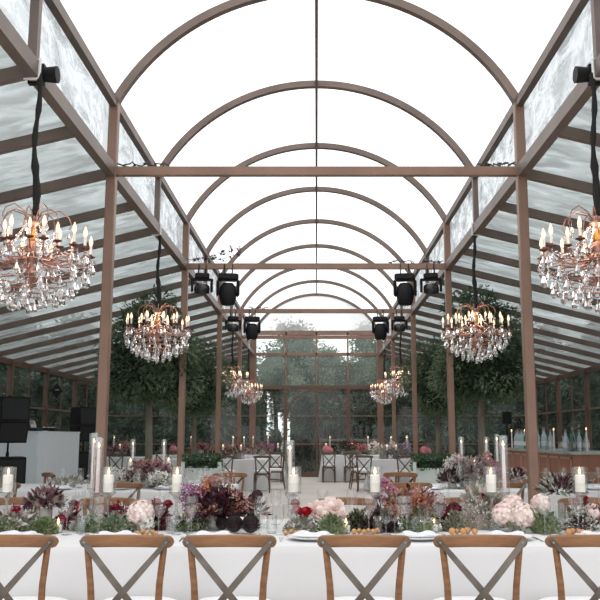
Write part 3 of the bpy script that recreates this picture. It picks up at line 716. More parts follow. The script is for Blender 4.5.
def hurr(px, y, lb, s=1):
    x = X(px, y, 1.07)
    HP.place((x,y,TH+.001), 0, 'stemmed hurricane glass '+lb, 'hurricane candle holders', scale=s)
    PC.place((x,y,TH+.001+.233*s), 0, 'ivory pillar candle in glass '+lb, 'ivory pillar candles', scale=s)
def tall(px, y, lb, s=1, h=1):
    x = X(px, y, 1.2)
    CH.place((x,y,TH+.001), 0, 'tall glass cylinder '+lb, 'tall candle cylinders', scale=(s,s,s*h))
    TC.place((x,y,TH+.001+.226*s*h), 0, 'blush taper candle '+lb, 'blush taper candles', scale=(s*1.05,s*1.05,s*h))
for px, lb in ((8,'at the left edge of the front table'),(108.5,'left of the blush hydrangea on the front table'),(177,'left of the big burgundy bouquet on the front table'),(293.5,'above the red roses on the front table'),
               (375,'left of the big orange bouquet on the front table'),(491,'above the pink hydrangea on the front table'),(580,'at the right end of the front table before the bar')): hurr(px, 5.42, lb)
tall(98.5, 5.66, 'beside the nearest left post on the front table', .95); tall(93.5, 5.95, 'behind its twin near the left post on the front table', 1.0)
tall(290, 5.62, 'in the middle of the front table', .92); tall(503.5, 5.62, 'right of the middle of the front table before the bar', .97)
for px, y, lb, s in ((133,9.9,'left of the mauve bouquet on the left second table',.9),(164,10.0,'right of the mauve bouquet on the left second table',.9),(461.5,9.8,'left of the lilac bouquet on the right second table',.95),(486.5,10.0,'right of the lilac bouquet on the right second table',.95),(497,10.3,'at the far edge of the right second table',1.0)): tall(px, y, lb, s)
for px, y, lb in ((130.5,9.8,'beside the mauve bouquet on the left second table'),(168.5,10.2,'behind the mauve bouquet on the left second table'),(474.5,9.8,'in the lilac bouquet on the right second table'),(488.5,10.2,'behind the lilac bouquet on the right second table')): hurr(px, y, lb, .85)
for px, y, lb in ((233,21.9,'on the left third table'),(244,22.3,'at the back of the left third table'),(253,26.2,'on the far table left of the door'),(268,26.3,'at the inner end of the far table left of the door'),(330,26.2,'at the left end of the far table right of the door'),(368,26.3,'at the right of the far table right of the door'),
                  (391,22.1,'on the right third table'),(406.5,22.1,'at the outer end of the right third table'),(407.5,22.5,'at the back outer end of the right third table'),(114,23.8,'on the table beside the far loudspeaker'),(191,26.6,'on the back table behind the left clipped tree')): tall(px, y, lb, 1, 1.0)
for px, y, lb in ((223,21.9,'on the outer part of the left third table'),(241,21.8,'in the middle of the left third table'),(278,26.2,'by the door on the far left table'),(326,26.3,'leftmost on the far table right of the door'),(352,26.2,'in the middle of the far table right of the door'),(387,21.8,'in the middle of the right third table'),(396,21.8,'right of the middle of the right third table'),(120,23.7,'right on the table beside the far loudspeaker')): hurr(px, y, lb, .95)
def votive():
    root = empty('votive_candle'); tag(root, 'x', 'candle')
    MB().lathe([(0,0),(.028,0),(.034,.03),(.036,.075),(.034,.075),(.031,.03),(.025,.006),(0,.006)], 16).build('votive_glass', 'glass', root)
    MB().lathe([(0,.008),(.023,.008),(.026,.045),(0,.045)], 14).build('wax_body', 'wax', root)
    flame(MB(), .048, 1.2).build('flame', 'flame', root)
    return Proto(root)
VT = votive()
for px, y, lb in ((58,5.28,'right of the coleus bouquet'),(42,5.42,'below the coleus bouquet'),(255,5.38,'behind the dark artichokes'),(346,5.24,'among the moss right of the blush blooms'),(434,5.3,'below the maroon velvet flowers')):
    VT.place((X(px,y,.8), y, TH+.001), 0, 'small lit votive on the front table, '+lb, 'votive candles on the front table')

# ------------------------------------------------------------------ flowers
def rv(rnd, zlo=-1):
    while True:
        v = Vector((rnd.uniform(-1,1), rnd.uniform(-1,1), rnd.uniform(zlo,1)))
        if .05 < v.length < 1: return v.normalized()
def floret_ball(r, n, fs_, rnd, zlo=-.5):
    m = MB(); m.ball((0,0,0), r*.86, 10, 7)
    for i in range(n):
        v = rv(rnd, zlo); b = v*r*rnd.uniform(.9,1.02); t = v.orthogonal().normalized(); q = v.cross(t); a0 = rnd.uniform(0,6)
        for k in range(4):
            a = a0+k*PI/2; d = t*math.cos(a)+q*math.sin(a)+v*.35; m.leaf(b, d, v, fs_, fs_*.95, .1)
    return m
def rose(r, rnd):
    m = MB(); m.ball((0,0,r*.45), r*.42, 8, 6, 1, 1, 1.1)
    for ring, (n, rad, hh, tilt) in enumerate(((3,.30,1.0,.15),(4,.42,1.0,.3),(5,.58,.92,.5),(6,.72,.75,.8),(7,.8,.5,1.15))):
        for k in range(n):
            a = 2*PI*k/n+ring*.7+rnd.uniform(-.15,.15); o = Vector((math.cos(a), math.sin(a), 0)); s = Vector((-o.y, o.x, 0))
            base = o*r*.15; w = r*.62; vs = []
            for j in range(4):
                u = j/3; out = o*(r*rad*(.35+.65*u)+r*.1*tilt*u*u); z = r*hh*u*(1-.25*tilt*u)
                ww = w*math.sin(PI*(.25+.5*u)) if u < 1 else w*.62
                for e in (-1, 0, 1): vs.append(base+out*(.95 if e else 1.05)+s*(e*ww/2)+Vector((0,0,z+(0 if e else -.0))))
            fs = []
            for j in range(3):
                for e in range(2): q = j*3+e; fs.append((q, q+1, q+4, q+3))
            m.add(vs, fs)
    return m
def artichoke(r, rnd):
    m = MB(); m.ball((0,0,r*.85), r*.78, 10, 7)
    for ring in range(7):
        ph = .25+ring*.32; n = max(5, int(13*math.sin(ph)))
        for k in range(n):
            a = 2*PI*k/n+ring*.4; v = Vector((math.sin(ph)*math.cos(a), math.sin(ph)*math.sin(a), math.cos(ph)))
            up = Vector((0,0,1)); tang = (up-v*up.dot(v)).normalized() if ph > .3 else v
            m.leaf(v*r*.72+Vector((0,0,r*.85)), tang+v*(.5 if ph < 1.6 else .9), v, r*.5, r*.42, .25)
    return m
def clump(rnd, rad, h, n, L, W, nm=1, zlo=0, spread=1):
    m = MB()
    for i in range(n):
        v = rv(rnd, zlo); b = Vector((v.x*rad, v.y*rad*.8, max(0, v.z)*h))*rnd.uniform(.45,1)
        m.mi = rnd.randrange(nm); d = v*spread+Vector((rnd.uniform(-.6,.6),rnd.uniform(-.6,.6),rnd.uniform(-.2,.8)))
        m.leaf(b, d, rv(rnd, 0), L*rnd.uniform(.7,1.25), W*rnd.uniform(.7,1.2), rnd.uniform(-.1,.3))
    return m
def mound(px, y, w, h, mats, label, name='moss_mound', cat='greenery', L=.021, W=.014, n=900, seed=0):
    rnd = random.Random(seed*13+int(px)); m = clump(rnd, w/2, h, n, L, W, len(mats)); m.mi = 0; m.ball((0,0,h*.1), 1, 10, 6, w/2*.7, w/2*.55, h*.6)
    o = m.build(name, mats, None, False, loc=(X(px,y,.8), y, TH+.001)); tag(o, label, cat); return o
FT = ' on the front table'
mound(8, 5.36, .20, .09, ['moss','green','sage'], 'grey-green succulent mound at the left end'+FT, seed=1)
mound(26, 5.40, .15, .08, ['moss','sage'], 'low pale moss mound left of the coleus bouquet'+FT, seed=2)
mound(45, 5.22, .15, .09, ['moss','green'], 'bright moss mound in front of the coleus bouquet'+FT, seed=3)
mound(92, 5.36, .22, .09, ['green','sage','moss'], 'green succulent mound between coleus bouquet and blush hydrangea'+FT, seed=4)
mound(116, 5.32, .17, .10, ['green','sage'], 'green succulent mound directly left of the blush hydrangea'+FT, seed=5)
mound(188, 5.40, .24, .09, ['green','darkfol','sage'], 'dark green mound left below the burgundy bouquet'+FT, seed=6)
mound(332, 5.22, .19, .11, ['moss','green','sage'], 'bright moss mound below the blush pink blooms'+FT, seed=7)
mound(357, 5.36, .15, .13, ['darkfol','green'], 'dark olive leaf mound right of the little votive'+FT, seed=8)
mound(381, 5.34, .19, .12, ['darkfol','artic'], 'blackish leaf mound left below the orange bouquet'+FT, seed=9, L=.04, W=.026, n=400)
mound(418, 5.32, .26, .11, ['green','sage','moss'], 'green succulent mound under the orange bouquet'+FT, seed=10)
mound(455, 5.36, .14, .12, ['sage','moss','dry'], 'grey-green mound right of the fruit'+FT, seed=11)
mound(544, 5.26, .20, .13, ['moss','green','sage'], 'bright moss mound right of the pink hydrangeas'+FT, seed=12)
mound(580, 5.40, .22, .13, ['darkfol','sage','white'], 'mixed dark and pale leaf mound at the right end'+FT, seed=13)
mound(300, 5.36, .2, .08, ['sage','dry','white'], 'pale dry leaf mound under the red roses'+FT, seed=14)
mound(66, 5.5, .2, .10, ['darkfol','crimson','sage'], 'dark reddish leaf mound beside the votive'+FT, seed=15)
mound(160, 5.44, .14, .14, ['darkfol','crimson','coleus'], 'dark reddish leaf mound right of the blush hydrangea'+FT, seed=16)
mound(475, 5.5, .26, .2, ['dry','white','sage'], 'pale dry foliage left of the pink hydrangeas'+FT, seed=17, n=1000)
mound(20, 5.6, .3, .14, ['white','dry','sage','darkfol'], 'white and dusty leaves behind the red rose at the left end'+FT, seed=18, n=800)
mound(118, 5.56, .24, .16, ['white','crimson','dry','darkfol'], 'white and crimson leaves behind the blush hydrangea'+FT, seed=19, n=800)

def bunch(px, y, label, name, blooms, fol=None, vase=None, zv=.1, cat='flowers'):
    """blooms: list (dx, dy, z, kind, r, mat)"""
    x = X(px, y, .9); root = empty(name, (x, y, TH+.001)); tag(root, label, cat); rnd = random.Random(int(px)*7+1)
    if vase: MB().lathe([(0,0),(vase*.7,0),(vase,.02),(vase*.9,zv*.8),(vase*.75,zv),(vase*.68,zv),(vase*.8,zv*.7),(0,zv*.3)], 16).build('vase', 'vase', root)
    if fol:
        rad, h, z0, n, L, W, mats = fol
        m = clump(rnd, rad, h, n, L, W, len(mats), -.25)
        for i in range(len(m.v)): v = m.v[i]; m.v[i] = (v[0], v[1], v[2]+z0)
        m.build('foliage', mats, root, False)
    for (dx, dy, z, kind, r, mt) in blooms:
        if kind == 'hyd': m = floret_ball(r, int(150*(r/.08)**1.2), .016, rnd)
        elif kind == 'spray':
            m = MB()
            for _ in range(70):
                v = rv(rnd, -.7); q = v.orthogonal(); m.leaf(v*r*rnd.uniform(.35,1.1), v+rv(rnd)*.9, v, r*.45, r*.34, .1)
        elif kind == 'rose': m = rose(r, rnd)
        elif kind == 'art': m = artichoke(r, rnd)
        elif kind == 'daisy':
            m = MB()
            for k in range(16):
                a = k*PI/8; m.leaf((0,0,0), (math.cos(a), math.sin(a), .35), (0,0,1), r, r*.42, .1)
            m.ball((0,0,.004), r*.25, 8, 5)
        o = m.build('bloom', mt, root, smooth=(kind == 'rose'))
        o.location = (dx, dy, z); o.rotation_euler = (rnd.uniform(.2,.9) if kind not in ('hyd','art','spray') else 0, rnd.uniform(-.4,.4), rnd.uniform(-.5,.5))
        MB().tube([(dx*.3, dy*.3, max(.02, z0s(z))), (dx*.8, dy*.8, z*.7), (dx, dy, z)], .0025, 5).build('stem', 'stem', root)
    return root
def z0s(z): return min(.03, z*.3)
bunch(141, 5.36, 'large pale blush hydrangea head standing low'+FT+' left of the middle', 'hydrangea', [(0,0,.10,'hyd',.085,'pinkhyd'),(.045,-.035,.045,'hyd',.045,'white')], (.09,.03,.02,50,.06,.03,['green','sage']), .035, .05)
bunch(141, 5.33, 'x', 'hydrangea', [], None) if False else None
bunch(515, 5.32, 'large pair-headed pale pink hydrangea'+FT+' left of the near right post', 'hydrangea', [(-.06,.02,.10,'hyd',.075,'pinkhyd'),(.04,-.03,.095,'hyd',.08,'pinkhyd'),(.0,.05,.15,'hyd',.07,'blush')], (.12,.03,.02,60,.06,.03,['green','sage','dry']), .04, .05)
bunch(541, 5.46, 'smaller pale pink hydrangea'+FT+' right of the near right post', 'hydrangea', [(0,0,.155,'hyd',.062,'pinkhyd')], (.08,.05,.05,60,.06,.03,['green','darkfol']), .035, .08)
bunch(326, 5.42, 'blush pink ruffled blooms'+FT+' right of the red roses', 'ruffled_bloom', [(-.05,0,.10,'rose',.075,'blush'),(.035,.02,.115,'rose',.08,'blush'),(.075,-.03,.08,'rose',.055,'blush'),(0,-.05,.085,'rose',.06,'blush')], (.1,.04,.03,60,.06,.03,['sage','green']), .04, .06)
bunch(301, 5.34, 'bright red roses in a small vase'+FT+' below the middle hurricane', 'red_rose', [(-.028,.01,.115,'rose',.036,'red'),(.033,-.01,.10,'rose',.046,'red'),(-.04,.05,.16,'rose',.03,'crimson')], (.06,.06,.03,70,.05,.025,['sage','dry','white']), .03, .06)
bunch(16, 5.38, 'single red rose among pale leaves at the left end'+FT, 'red_rose', [(0,0,.115,'rose',.034,'crimson')], (.07,.07,.04,60,.06,.03,['white','dry']), .03, .06)
bunch(112, 5.46, 'crimson flowers'+FT+' left of the blush hydrangea', 'crimson_flowers', [(-.02,0,.115,'rose',.035,'crimson'),(.025,.01,.125,'rose',.03,'crimson')], (.07,.06,.04,70,.05,.025,['darkfol','crimson','white']), .03, .06)
bunch(156, 5.50, 'crimson flowers right behind the blush hydrangea'+FT, 'crimson_flowers', [(0,0,.15,'rose',.036,'crimson'),(.07,.02,.14,'rose',.034,'crimson')], (.08,.08,.05,80,.05,.025,['darkfol','crimson']), .03, .06)
bunch(73, 5.40, 'small dusty rose flower with dark leaves'+FT+' right of the coleus bouquet', 'dusty_flower', [(0,0,.15,'rose',.034,'coleus'),(-.01,.02,.12,'rose',.024,'crimson')], (.05,.09,.05,50,.06,.02,['darkfol','crimson']), .025, .06)
bunch(46, 5.44, 'dark purple coleus bouquet in a ceramic vase at the left'+FT, 'coleus_bouquet', [], (.11,.09,.155,330,.05,.026,['coleus','darkfol','coleus','dry']), .045, .13)
# the big burgundy bouquet
bl = []; rb = random.Random(21)
for i in range(13): bl.append((-.13+rb.uniform(-.07,.07), rb.uniform(-.10,.05), .21+rb.uniform(-.05,.07), 'spray', .038, rb.choice(['mauve','mauve','lilac'])))
for i in range(11): bl.append((.0+rb.uniform(-.09,.09), rb.uniform(-.06,.05), .26+rb.uniform(-.03,.04), 'spray', .036, rb.choice(['dusty','orange','dusty'])))
for i in range(7): bl.append((.15+rb.uniform(-.03,.03), rb.uniform(-.10,.03), .17+rb.uniform(-.05,.06), 'spray', .032, rb.choice(['orange','crimson','dusty'])))
for i in range(4): bl.append((-.15+.05*i, -.11, .10+.035*(i%2), 'rose', .032, 'dusty'))
bunch(216, 5.46, 'big burgundy, mauve and orange bouquet left of the middle'+FT, 'mixed_bouquet', bl, (.175,.165,.10,1300,.040,.028,['darkfol','burg','artic','darkfol','coleus']), .06, .14)
bl = []
for i in range(18): bl.append((rb.uniform(-.15,.10), rb.uniform(-.13,.06), .17+rb.uniform(-.07,.09), 'spray', .040, rb.choice(['orange','orange','dusty'])))
for i in range(8): bl.append((rb.uniform(.0,.16), rb.uniform(-.08,.04), .22+rb.uniform(-.05,.03), 'spray', .036, rb.choice(['dusty','dusty','pinkhyd'])))
for i in range(5): bl.append((-.15+rb.uniform(-.06,.03), rb.uniform(-.05,.05), .25+rb.uniform(-.05,.06), 'daisy', .036, 'mauve'))
bunch(413, 5.44, 'big orange and dusty pink bouquet right of the middle'+FT, 'mixed_bouquet', bl, (.175,.155,.10,1150,.040,.024,['dusty','orange','green','darkfol','dusty']), .06, .14)
bunch(384, 5.55, 'mauve daisies leaning left of the orange bouquet'+FT, 'daisy_bunch', [(rb.uniform(-.07,.07), 0, .19+rb.uniform(-.03,.07), 'daisy', .034, rb.choice(['mauve','lilac'])) for i in range(6)], (.07,.1,.08,70,.05,.02,['darkfol','mauve','dusty']), .03, .1)
bunch(447, 5.42, 'maroon velvet cockscomb flowers right of the orange bouquet'+FT, 'cockscomb', [(-.045,0,.125,'hyd',.045,'burg'),(.0,-.02,.105,'hyd',.035,'burg'),(.045,.0,.125,'hyd',.042,'burg')], (.08,.05,.04,60,.05,.025,['white','green','burg']), .035, .07)
bunch(257, 5.58, 'small dark dried flower bunch'+FT+' right of the burgundy bouquet', 'dried_bunch', [(0,0,.20,'hyd',.032,'darkfol'),(-.03,.01,.18,'hyd',.025,'coleus')], (.05,.1,.08,80,.05,.018,['darkfol','coleus','dry']), .025, .08)
bunch(482, 5.62, 'pale dusty foliage bouquet standing behind the pink hydrangeas'+FT, 'foliage_bouquet', [(-.06,-.03,.14,'rose',.03,'burg'),(.0,-.03,.2,'daisy',.03,'burg')], (.14,.16,.10,420,.06,.03,['dry','sage','dusty','white']), .05, .14)
bunch(561, 5.66, 'dark purple long-leaved foliage'+FT+' near the right end', 'dark_foliage', [], (.13,.06,.22,170,.065,.024,['darkfol','coleus','sage']), .022, .15)
bunch(586, 5.46, 'crimson and blush flowers at the right end'+FT, 'crimson_flowers', [(-.05,0,.17,'rose',.03,'crimson'),(-.01,.0,.18,'rose',.03,'crimson'),(.03,-.03,.11,'hyd',.05,'pinkhyd')], (.12,.1,.06,140,.06,.025,['darkfol','crimson','green']), .04, .1)
# dark artichokes, fruit
def art_thing(px, y, r, lb):
    root = empty('artichoke', (X(px,y,.8), y, TH+.001)); tag(root, lb, 'vegetable', 'dark artichokes')
    artichoke(r, R).build('scales', 'artic', root, False)
art_thing(234, 5.24, .062, 'dark purple artichoke head left of its pair under the burgundy bouquet'); art_thing(250.5, 5.2, .064, 'blackish artichoke head right of its pair under the burgundy bouquet')
art_thing(222, 5.4, .05, 'small dark artichoke behind the pair under the burgundy bouquet')
def fruit(px, y, n, mt, lb, cat='fruit', r=.016):
    for i in range(n):
        m = MB().ball((0,0,r), r, 10, 7, 1, 1, .95); root = m.build('fruit', mt, None, loc=(X(px,y,.78)+(i-(n-1)/2)*r*1.75+R.uniform(-.003,.003), y+(.020 if i % 2 else -.014)+R.uniform(-.003,.003), TH+.001)); o_ = root; o_.scale = (R.uniform(.85,1.1),)*3; tag(root, lb, cat, lb)
        MB().tube([(0,0,r*1.9),(.003,0,r*2.3)], .0015, 5).build('fruit_stem', 'stem', root)
fruit(147, 5.14, 5, 'fig', 'small yellow-brown fruit in the row below the blush hydrangea'); fruit(293, 5.14, 4, 'fig', 'small yellow fruit in the row below the red roses')
fruit(366, 5.2, 6, 'fig', 'small yellow fruit in the row right of the little votive'); fruit(463, 5.18, 5, 'peach', 'small peach-red fruit in the row below the dry foliage', r=.019); fruit(579, 5.16, 5, 'peach', 'small peach-red fruit in the row at the right end of the front table', r=.018)
# second row and further bouquets
def far_bunch(px, y, label, mats, rad, h, z0, n, L, blooms=()):
    bunch(px, y, label, 'mixed_bouquet', list(blooms), (rad, h, z0, int(n*1.8), L*.72, L*.42, mats), rad*.35, z0+.03)
def rb_blooms(n, rx, z, dz, r, cols): return [(rb.uniform(-rx,rx), rb.uniform(-.12,.08), z+rb.uniform(-dz,dz), 'spray', r*1.4*rb.uniform(.8,1.2), rb.choice(cols)) for _ in range(n)]
far_bunch(149, 9.85, 'mauve and dusty pink bouquet on the left second table', ['dusty','coleus','darkfol','dusty','dry'], .27,.16,.13,420,.08, rb_blooms(9,.2,.25,.04,.045,['dusty','dusty','mauve']))
far_bunch(168, 9.95, 'green leafy bunch right of the mauve bouquet on the left second table', ['green','moss','orange'], .13,.08,.12,130,.09)
far_bunch(127, 9.7, 'crimson and white flowers left below the mauve bouquet on the left second table', ['white','darkfol','dry','sage','white'], .2,.06,.06,160,.07, rb_blooms(4,.14,.13,.02,.04,['white','crimson','white']))
far_bunch(163, 9.62, 'white and crimson flowers right below the mauve bouquet on the left second table', ['white','green','sage','dry'], .18,.06,.06,150,.07, rb_blooms(4,.12,.12,.03,.045,['white','crimson','white']))
far_bunch(70, 9.9, 'pale low flowers on the left second table beside the booth', ['white','dry','sage'], .2,.06,.05,130,.07)
far_bunch(468, 9.85, 'lilac and dusty bouquet on the right second table', ['lilac','dry','dusty','sage','darkfol'], .28,.2,.12,520,.08, rb_blooms(9,.22,.27,.07,.04,['lilac','mauve','dusty','white']))
far_bunch(452, 9.6, 'dark leafy bunch at the left foot of the lilac bouquet on the right second table', ['darkfol','artic','dry'], .15,.12,.08,150,.08)
far_bunch(492, 9.8, 'dusty rose bunch at the right foot of the lilac bouquet on the right second table', ['dusty','dry','orange'], .18,.14,.1,220,.07, rb_blooms(4,.12,.2,.03,.045,['dusty','mauve']))
far_bunch(515, 9.8, 'dark flower bunch beside the near right post on the right second table', ['artic','dry','white'], .12,.08,.1,100,.07, rb_blooms(2,.05,.17,.01,.045,['burg']))
far_bunch(560, 9.9, 'pale low flowers on the right second table towards the bar', ['white','dry','sage','darkfol'], .22,.08,.06,160,.07)
for px, y, lb, mt, bc in ((238,22.0,'crimson and dusty flowers on the left third table',['darkfol','dusty','sage'],['crimson','dusty','pinkhyd']),(222,22.1,'dusty flowers at the outer end of the left third table',['dusty','darkfol'],['dusty']),
                          (262,26.2,'dusty flowers on the far table left of the door',['darkfol','dusty','sage'],['dusty','mauve']),(345,26.2,'grey-green leaf bunch in the middle of the far table right of the door',['sage','darkfol','green'],['darkfol']),
                          (358,26.2,'pink flowers at the right of the far table right of the door',['dusty','green'],['hotpink','pinkhyd','crimson']),(397,22.0,'lilac and white tall flowers on the right third table',['sage','lilac','green'],['lilac','dusty']),
                          (384,22.0,'blush flowers at the inner end of the right third table',['dry','sage'],['pinkhyd','blush']),(118,23.9,'dusty flowers on the table beside the far loudspeaker',['darkfol','dusty'],['dusty','mauve']),(200,26.6,'dusty low flowers on the back table behind the left clipped tree',['darkfol','dusty'],['crimson','dusty'])):
    far_bunch(px, y, lb, mt, .35,.16,.14,160,.11, rb_blooms(6,.28,.25,.08,.08,bc))
for px, y, lb in ((316,26.15,'single pink hydrangea at the left end of the far table right of the door'),(424.5,24.4,'single pink hydrangea on the back table beyond the hedge trough'),(173.5,26.5,'single pink hydrangea on the back table behind the left clipped tree')):
    x = X(px, y, .9); 
    if px == 316: x = .30
    bunch(px, y, lb, 'hydrangea', [(0,0,.17,'hyd',.13,'hotpink'),(.1,.02,.14,'hyd',.11,'hotpink')], (.15,.03,.03,40,.1,.05,['green']), .06, .08).location.x = x

# ------------------------------------------------------------------ hedge troughs
def trough(px, y, lb):
    x = X(px, y, .9); root = empty('hedge_trough', (x, y, 0)); tag(root, lb, 'planter', 'hedge troughs')
    m = MB(); m.box(-.26,.26,-.19,-.17,.05,.88); m.box(-.26,.26,.17,.19,.05,.88); m.box(-.26,-.24,-.17,.17,.05,.88); m.box(.24,.26,-.17,.17,.05,.88); m.box(-.24,.24,-.17,.17,.05,.80); m.build('trough_box', 'troughwood', root, False)
    for a in (-1,1):
        for b in (-1,1): MB().box(a*.27-.025,a*.27+.025,b*.2-.025,b*.2+.025,0,.97).build('corner_leg', 'troughwood', root, False)
    rnd = random.Random(int(px)); m = MB(); m.mi = 1; m.box(-.22,.22,-.15,.15,.8,.98); m.mi = 0
    for _ in range(1300):
        p = (rnd.uniform(-.29,.29), rnd.uniform(-.22,.22), rnd.uniform(.84,1.07)); m.leaf(p, (rnd.uniform(-1,1), rnd.uniform(-1,1), rnd.uniform(-.3,1)), rv(rnd), .05, .028)
    m.build('box_hedge', ['hedge','ficcore'], root, False)
trough(431, 12.9, 'pale trough with clipped green hedge on the right of the aisle'); trough(203, 12.9, 'pale trough with clipped green hedge on the left of the aisle')

# ------------------------------------------------------------------ chandeliers
def make_drop(name, s=1.0):
    m = MB(); n = 8
    m.lathe([(0,-.012*s),(.006*s,-.018*s),(0,-.024*s)], 6); m.lathe([(0,-.026*s),(.006*s,-.032*s),(0,-.038*s)], 6)
    m.lathe([(0,-.040*s),(.007*s,-.048*s),(.015*s,-.070*s),(.022*s,-.088*s),(.017*s,-.108*s),(0,-.120*s)], 6)
    m.tube([(0,0,0),(0,0,-.045*s)], .0015*s, 4)
    return m
def chandelier():
    root = empty('crystal_chandelier'); tag(root, 'x', 'chandelier')
    MB().lathe([(0,.30),(.012,.29),(.02,.25),(.05,.235),(.055,.22),(.02,.20),(.014,.12),(.03,.09),(.045,.05),(.05,.01),(.03,-.04),(.016,-.08),(.03,-.12),(.05,-.15),(.03,-.19),(.01,-.22),(.012,-.30),(0,-.34)], 16).build('column', 'copper', root)
    MB().lathe([(.02,.19),(.034,.15),(.038,.11),(.03,.07),(.018,.06)], 12).build('amber_glow_cup', 'gold', root)  # cup stands in for the column's amber glow
    rnd = random.Random(2)
    crm = {}
    def drop(p, s, nm='crystal_drop', par=None):
        key = (nm, round(s,1))
        if key not in crm:
            crm[key] = make_drop(nm, round(s,1)).build(nm, 'crystal', root, False)
            o = crm[key]
        else: o = crm[key].copy(); COL.objects.link(o)
        o.parent = par or root
        o.location = p; o.rotation_euler = (0,0,rnd.uniform(0,6)); return o
    arm = None; can = None; n = 12
    for k in range(n):
        a = 2*PI*k/n+.12; rr = .425 if k % 2 == 0 else .385; dz = 0 if k % 2 == 0 else .02
        ca, sa = math.cos(a), math.sin(a)
        def P(r, z): return (r*ca, r*sa, z)
        m = MB().tube([P(.04,.0),P(.10,-.055),(P(.19,-.075)),P(.28,-.05),P(.36,-.06+dz),P(rr,-.035+dz),P(rr,.0+dz)], .0065, 6)
        m.tube([P(.16,-.075),P(.20,-.02),P(.25,.005),P(.285,-.015),P(.27,-.045),P(.245,-.035)], .004, 5)
        m.tube([P(rr-.02,-.05),P(rr+.03,-.075),P(rr+.045,-.045),P(rr+.03,-.02),P(rr+.012,-.03)], .004, 5)
        armo = m.build('arm', 'copper', root)
        MB().lathe([(0,0),(.012,.002),(.034,.012),(.036,.018),(.014,.022),(.012,.036),(0,.036)], 12, P(rr,dz)).build('drip_pan', 'bronze', armo)
        MB().lathe([(.0,.03),(.011,.03),(.011,.10),(0,.10)], 10, P(rr,dz)).build('candle_sleeve', 'sleeve', armo)
        MB().lathe([(0,.10),(.010,.105),(.0155,.125),(.012,.15),(.005,.172),(0,.182)], 10, P(rr,dz)).build('candle_bulb', 'bulb', armo)
        for t in (-.055, .055): drop(((rr+.012)*math.cos(a+t), (rr+.012)*math.sin(a+t), dz+.004), 1.0 if t > 0 else 1.2)
    for k in range(6):
        a = 2*PI*k/6+.35; ca, sa = math.cos(a), math.sin(a)
        def P(r, z): return (r*ca, r*sa, z)
        m = MB().tube([P(.03,.06),P(.10,.02),P(.17,.02),P(.21,.05),P(.21,.07)], .006, 6); armo = m.build('inner_arm', 'copper', root)
        MB().lathe([(0,0),(.012,.002),(.032,.012),(.034,.018),(.012,.022),(0,.03)], 12, P(.21,.065)).build('drip_pan', 'bronze', armo)
        MB().lathe([(.0,.02),(.010,.02),(.010,.08),(0,.08)], 10, P(.21,.065)).build('candle_sleeve', 'sleeve', armo)
        MB().lathe([(0,.08),(.010,.085),(.0145,.105),(.011,.128),(.005,.148),(0,.157)], 10, P(.21,.065)).build('candle_bulb', 'bulb', armo)
    for k in range(10):   # curled plumes on top
        a = 2*PI*k/10+.2; ca, sa = math.cos(a), math.sin(a); R1 = .27 if k % 2 else .2
        def P(r, z): return (r*ca, r*sa, z)
        MB().tube([P(.02,.22),P(R1*.3,.30),P(R1*.65,.335 if k % 2 else .32),P(R1*.92,.29),P(R1,.235),P(R1*.94,.20)], .0045, 6).build('plume', 'copper', root)
        if k < 8: drop(P(R1*.94,.20), .7)
    for (nn, r, z, s) in ((18,.395,-.105,1.2),(14,.325,-.165,1.3),(12,.255,-.215,1.3),(9,.185,-.265,1.2),(6,.11,-.305,1.1),(1,0,-.335,1.2)):
        if nn > 1:
            pts = [(r*math.cos(2*PI*i/24), r*math.sin(2*PI*i/24), z) for i in range(25)]; MB().tube(pts, .004, 5, False).build('hoop', 'copper', root)
            for k in range(4):
                a = PI*k/2+.4; MB().tube([(r*math.cos(a), r*math.sin(a), z), (r*.6*math.cos(a), r*.6*math.sin(a), z+.06), (.02*math.cos(a), .02*math.sin(a), z+.07 if z > -.2 else -.19)], .003, 5).build('hoop_stay', 'copper', root)
        for i in range(nn): a = 2*PI*i/nn+r*20; drop((r*math.cos(a), r*math.sin(a), z+.004), s*(1.0 if i % 2 else .8))
    for k in range(12):   # strung bead swags
        a0 = 2*PI*k/12+.12; a1 = a0+2*PI/12; m = MB()
        q1 = []; q2 = []
        for i in range(9):
            u = i/8; a = a0+(a1-a0)*u; r = .40; z = -.01-.075*math.sin(PI*u); q1.append((r*math.cos(a), r*math.sin(a), z))
        for i in range(10):
            u = i/9; r = .40-.35*u; q2.append((r*math.cos(a0), r*math.sin(a0), -.01+.23*u*u-.05*math.sin(PI*u)))
        rad = []; pp = []
        for q in (q1, q2):
            for i in range(len(q)-1):
                A = Vector(q[i]); B = Vector(q[i+1])
                for t, rr_ in ((.0,.0015),(.28,.0015),(.38,.006),(.5,.0078),(.62,.006),(.72,.0015)): pp.append(A.lerp(B, t)); rad.append(rr_)
            m.tube(pp, rad, 6); pp = []; rad = []
        m.build('bead_swag', 'crystal', root, False)
    return Proto(root)
CD = chandelier()
CZ = 2.73
rope_n = 0
chl = [(-1,'large crystal chandelier nearest the camera on the %s'),(1,'crystal chandelier hanging in front of the %s clipped tree'),(5,'crystal chandelier on the %s, nearer of the distant pair'),(7,'furthest crystal chandelier on the %s, just before the end wall')]
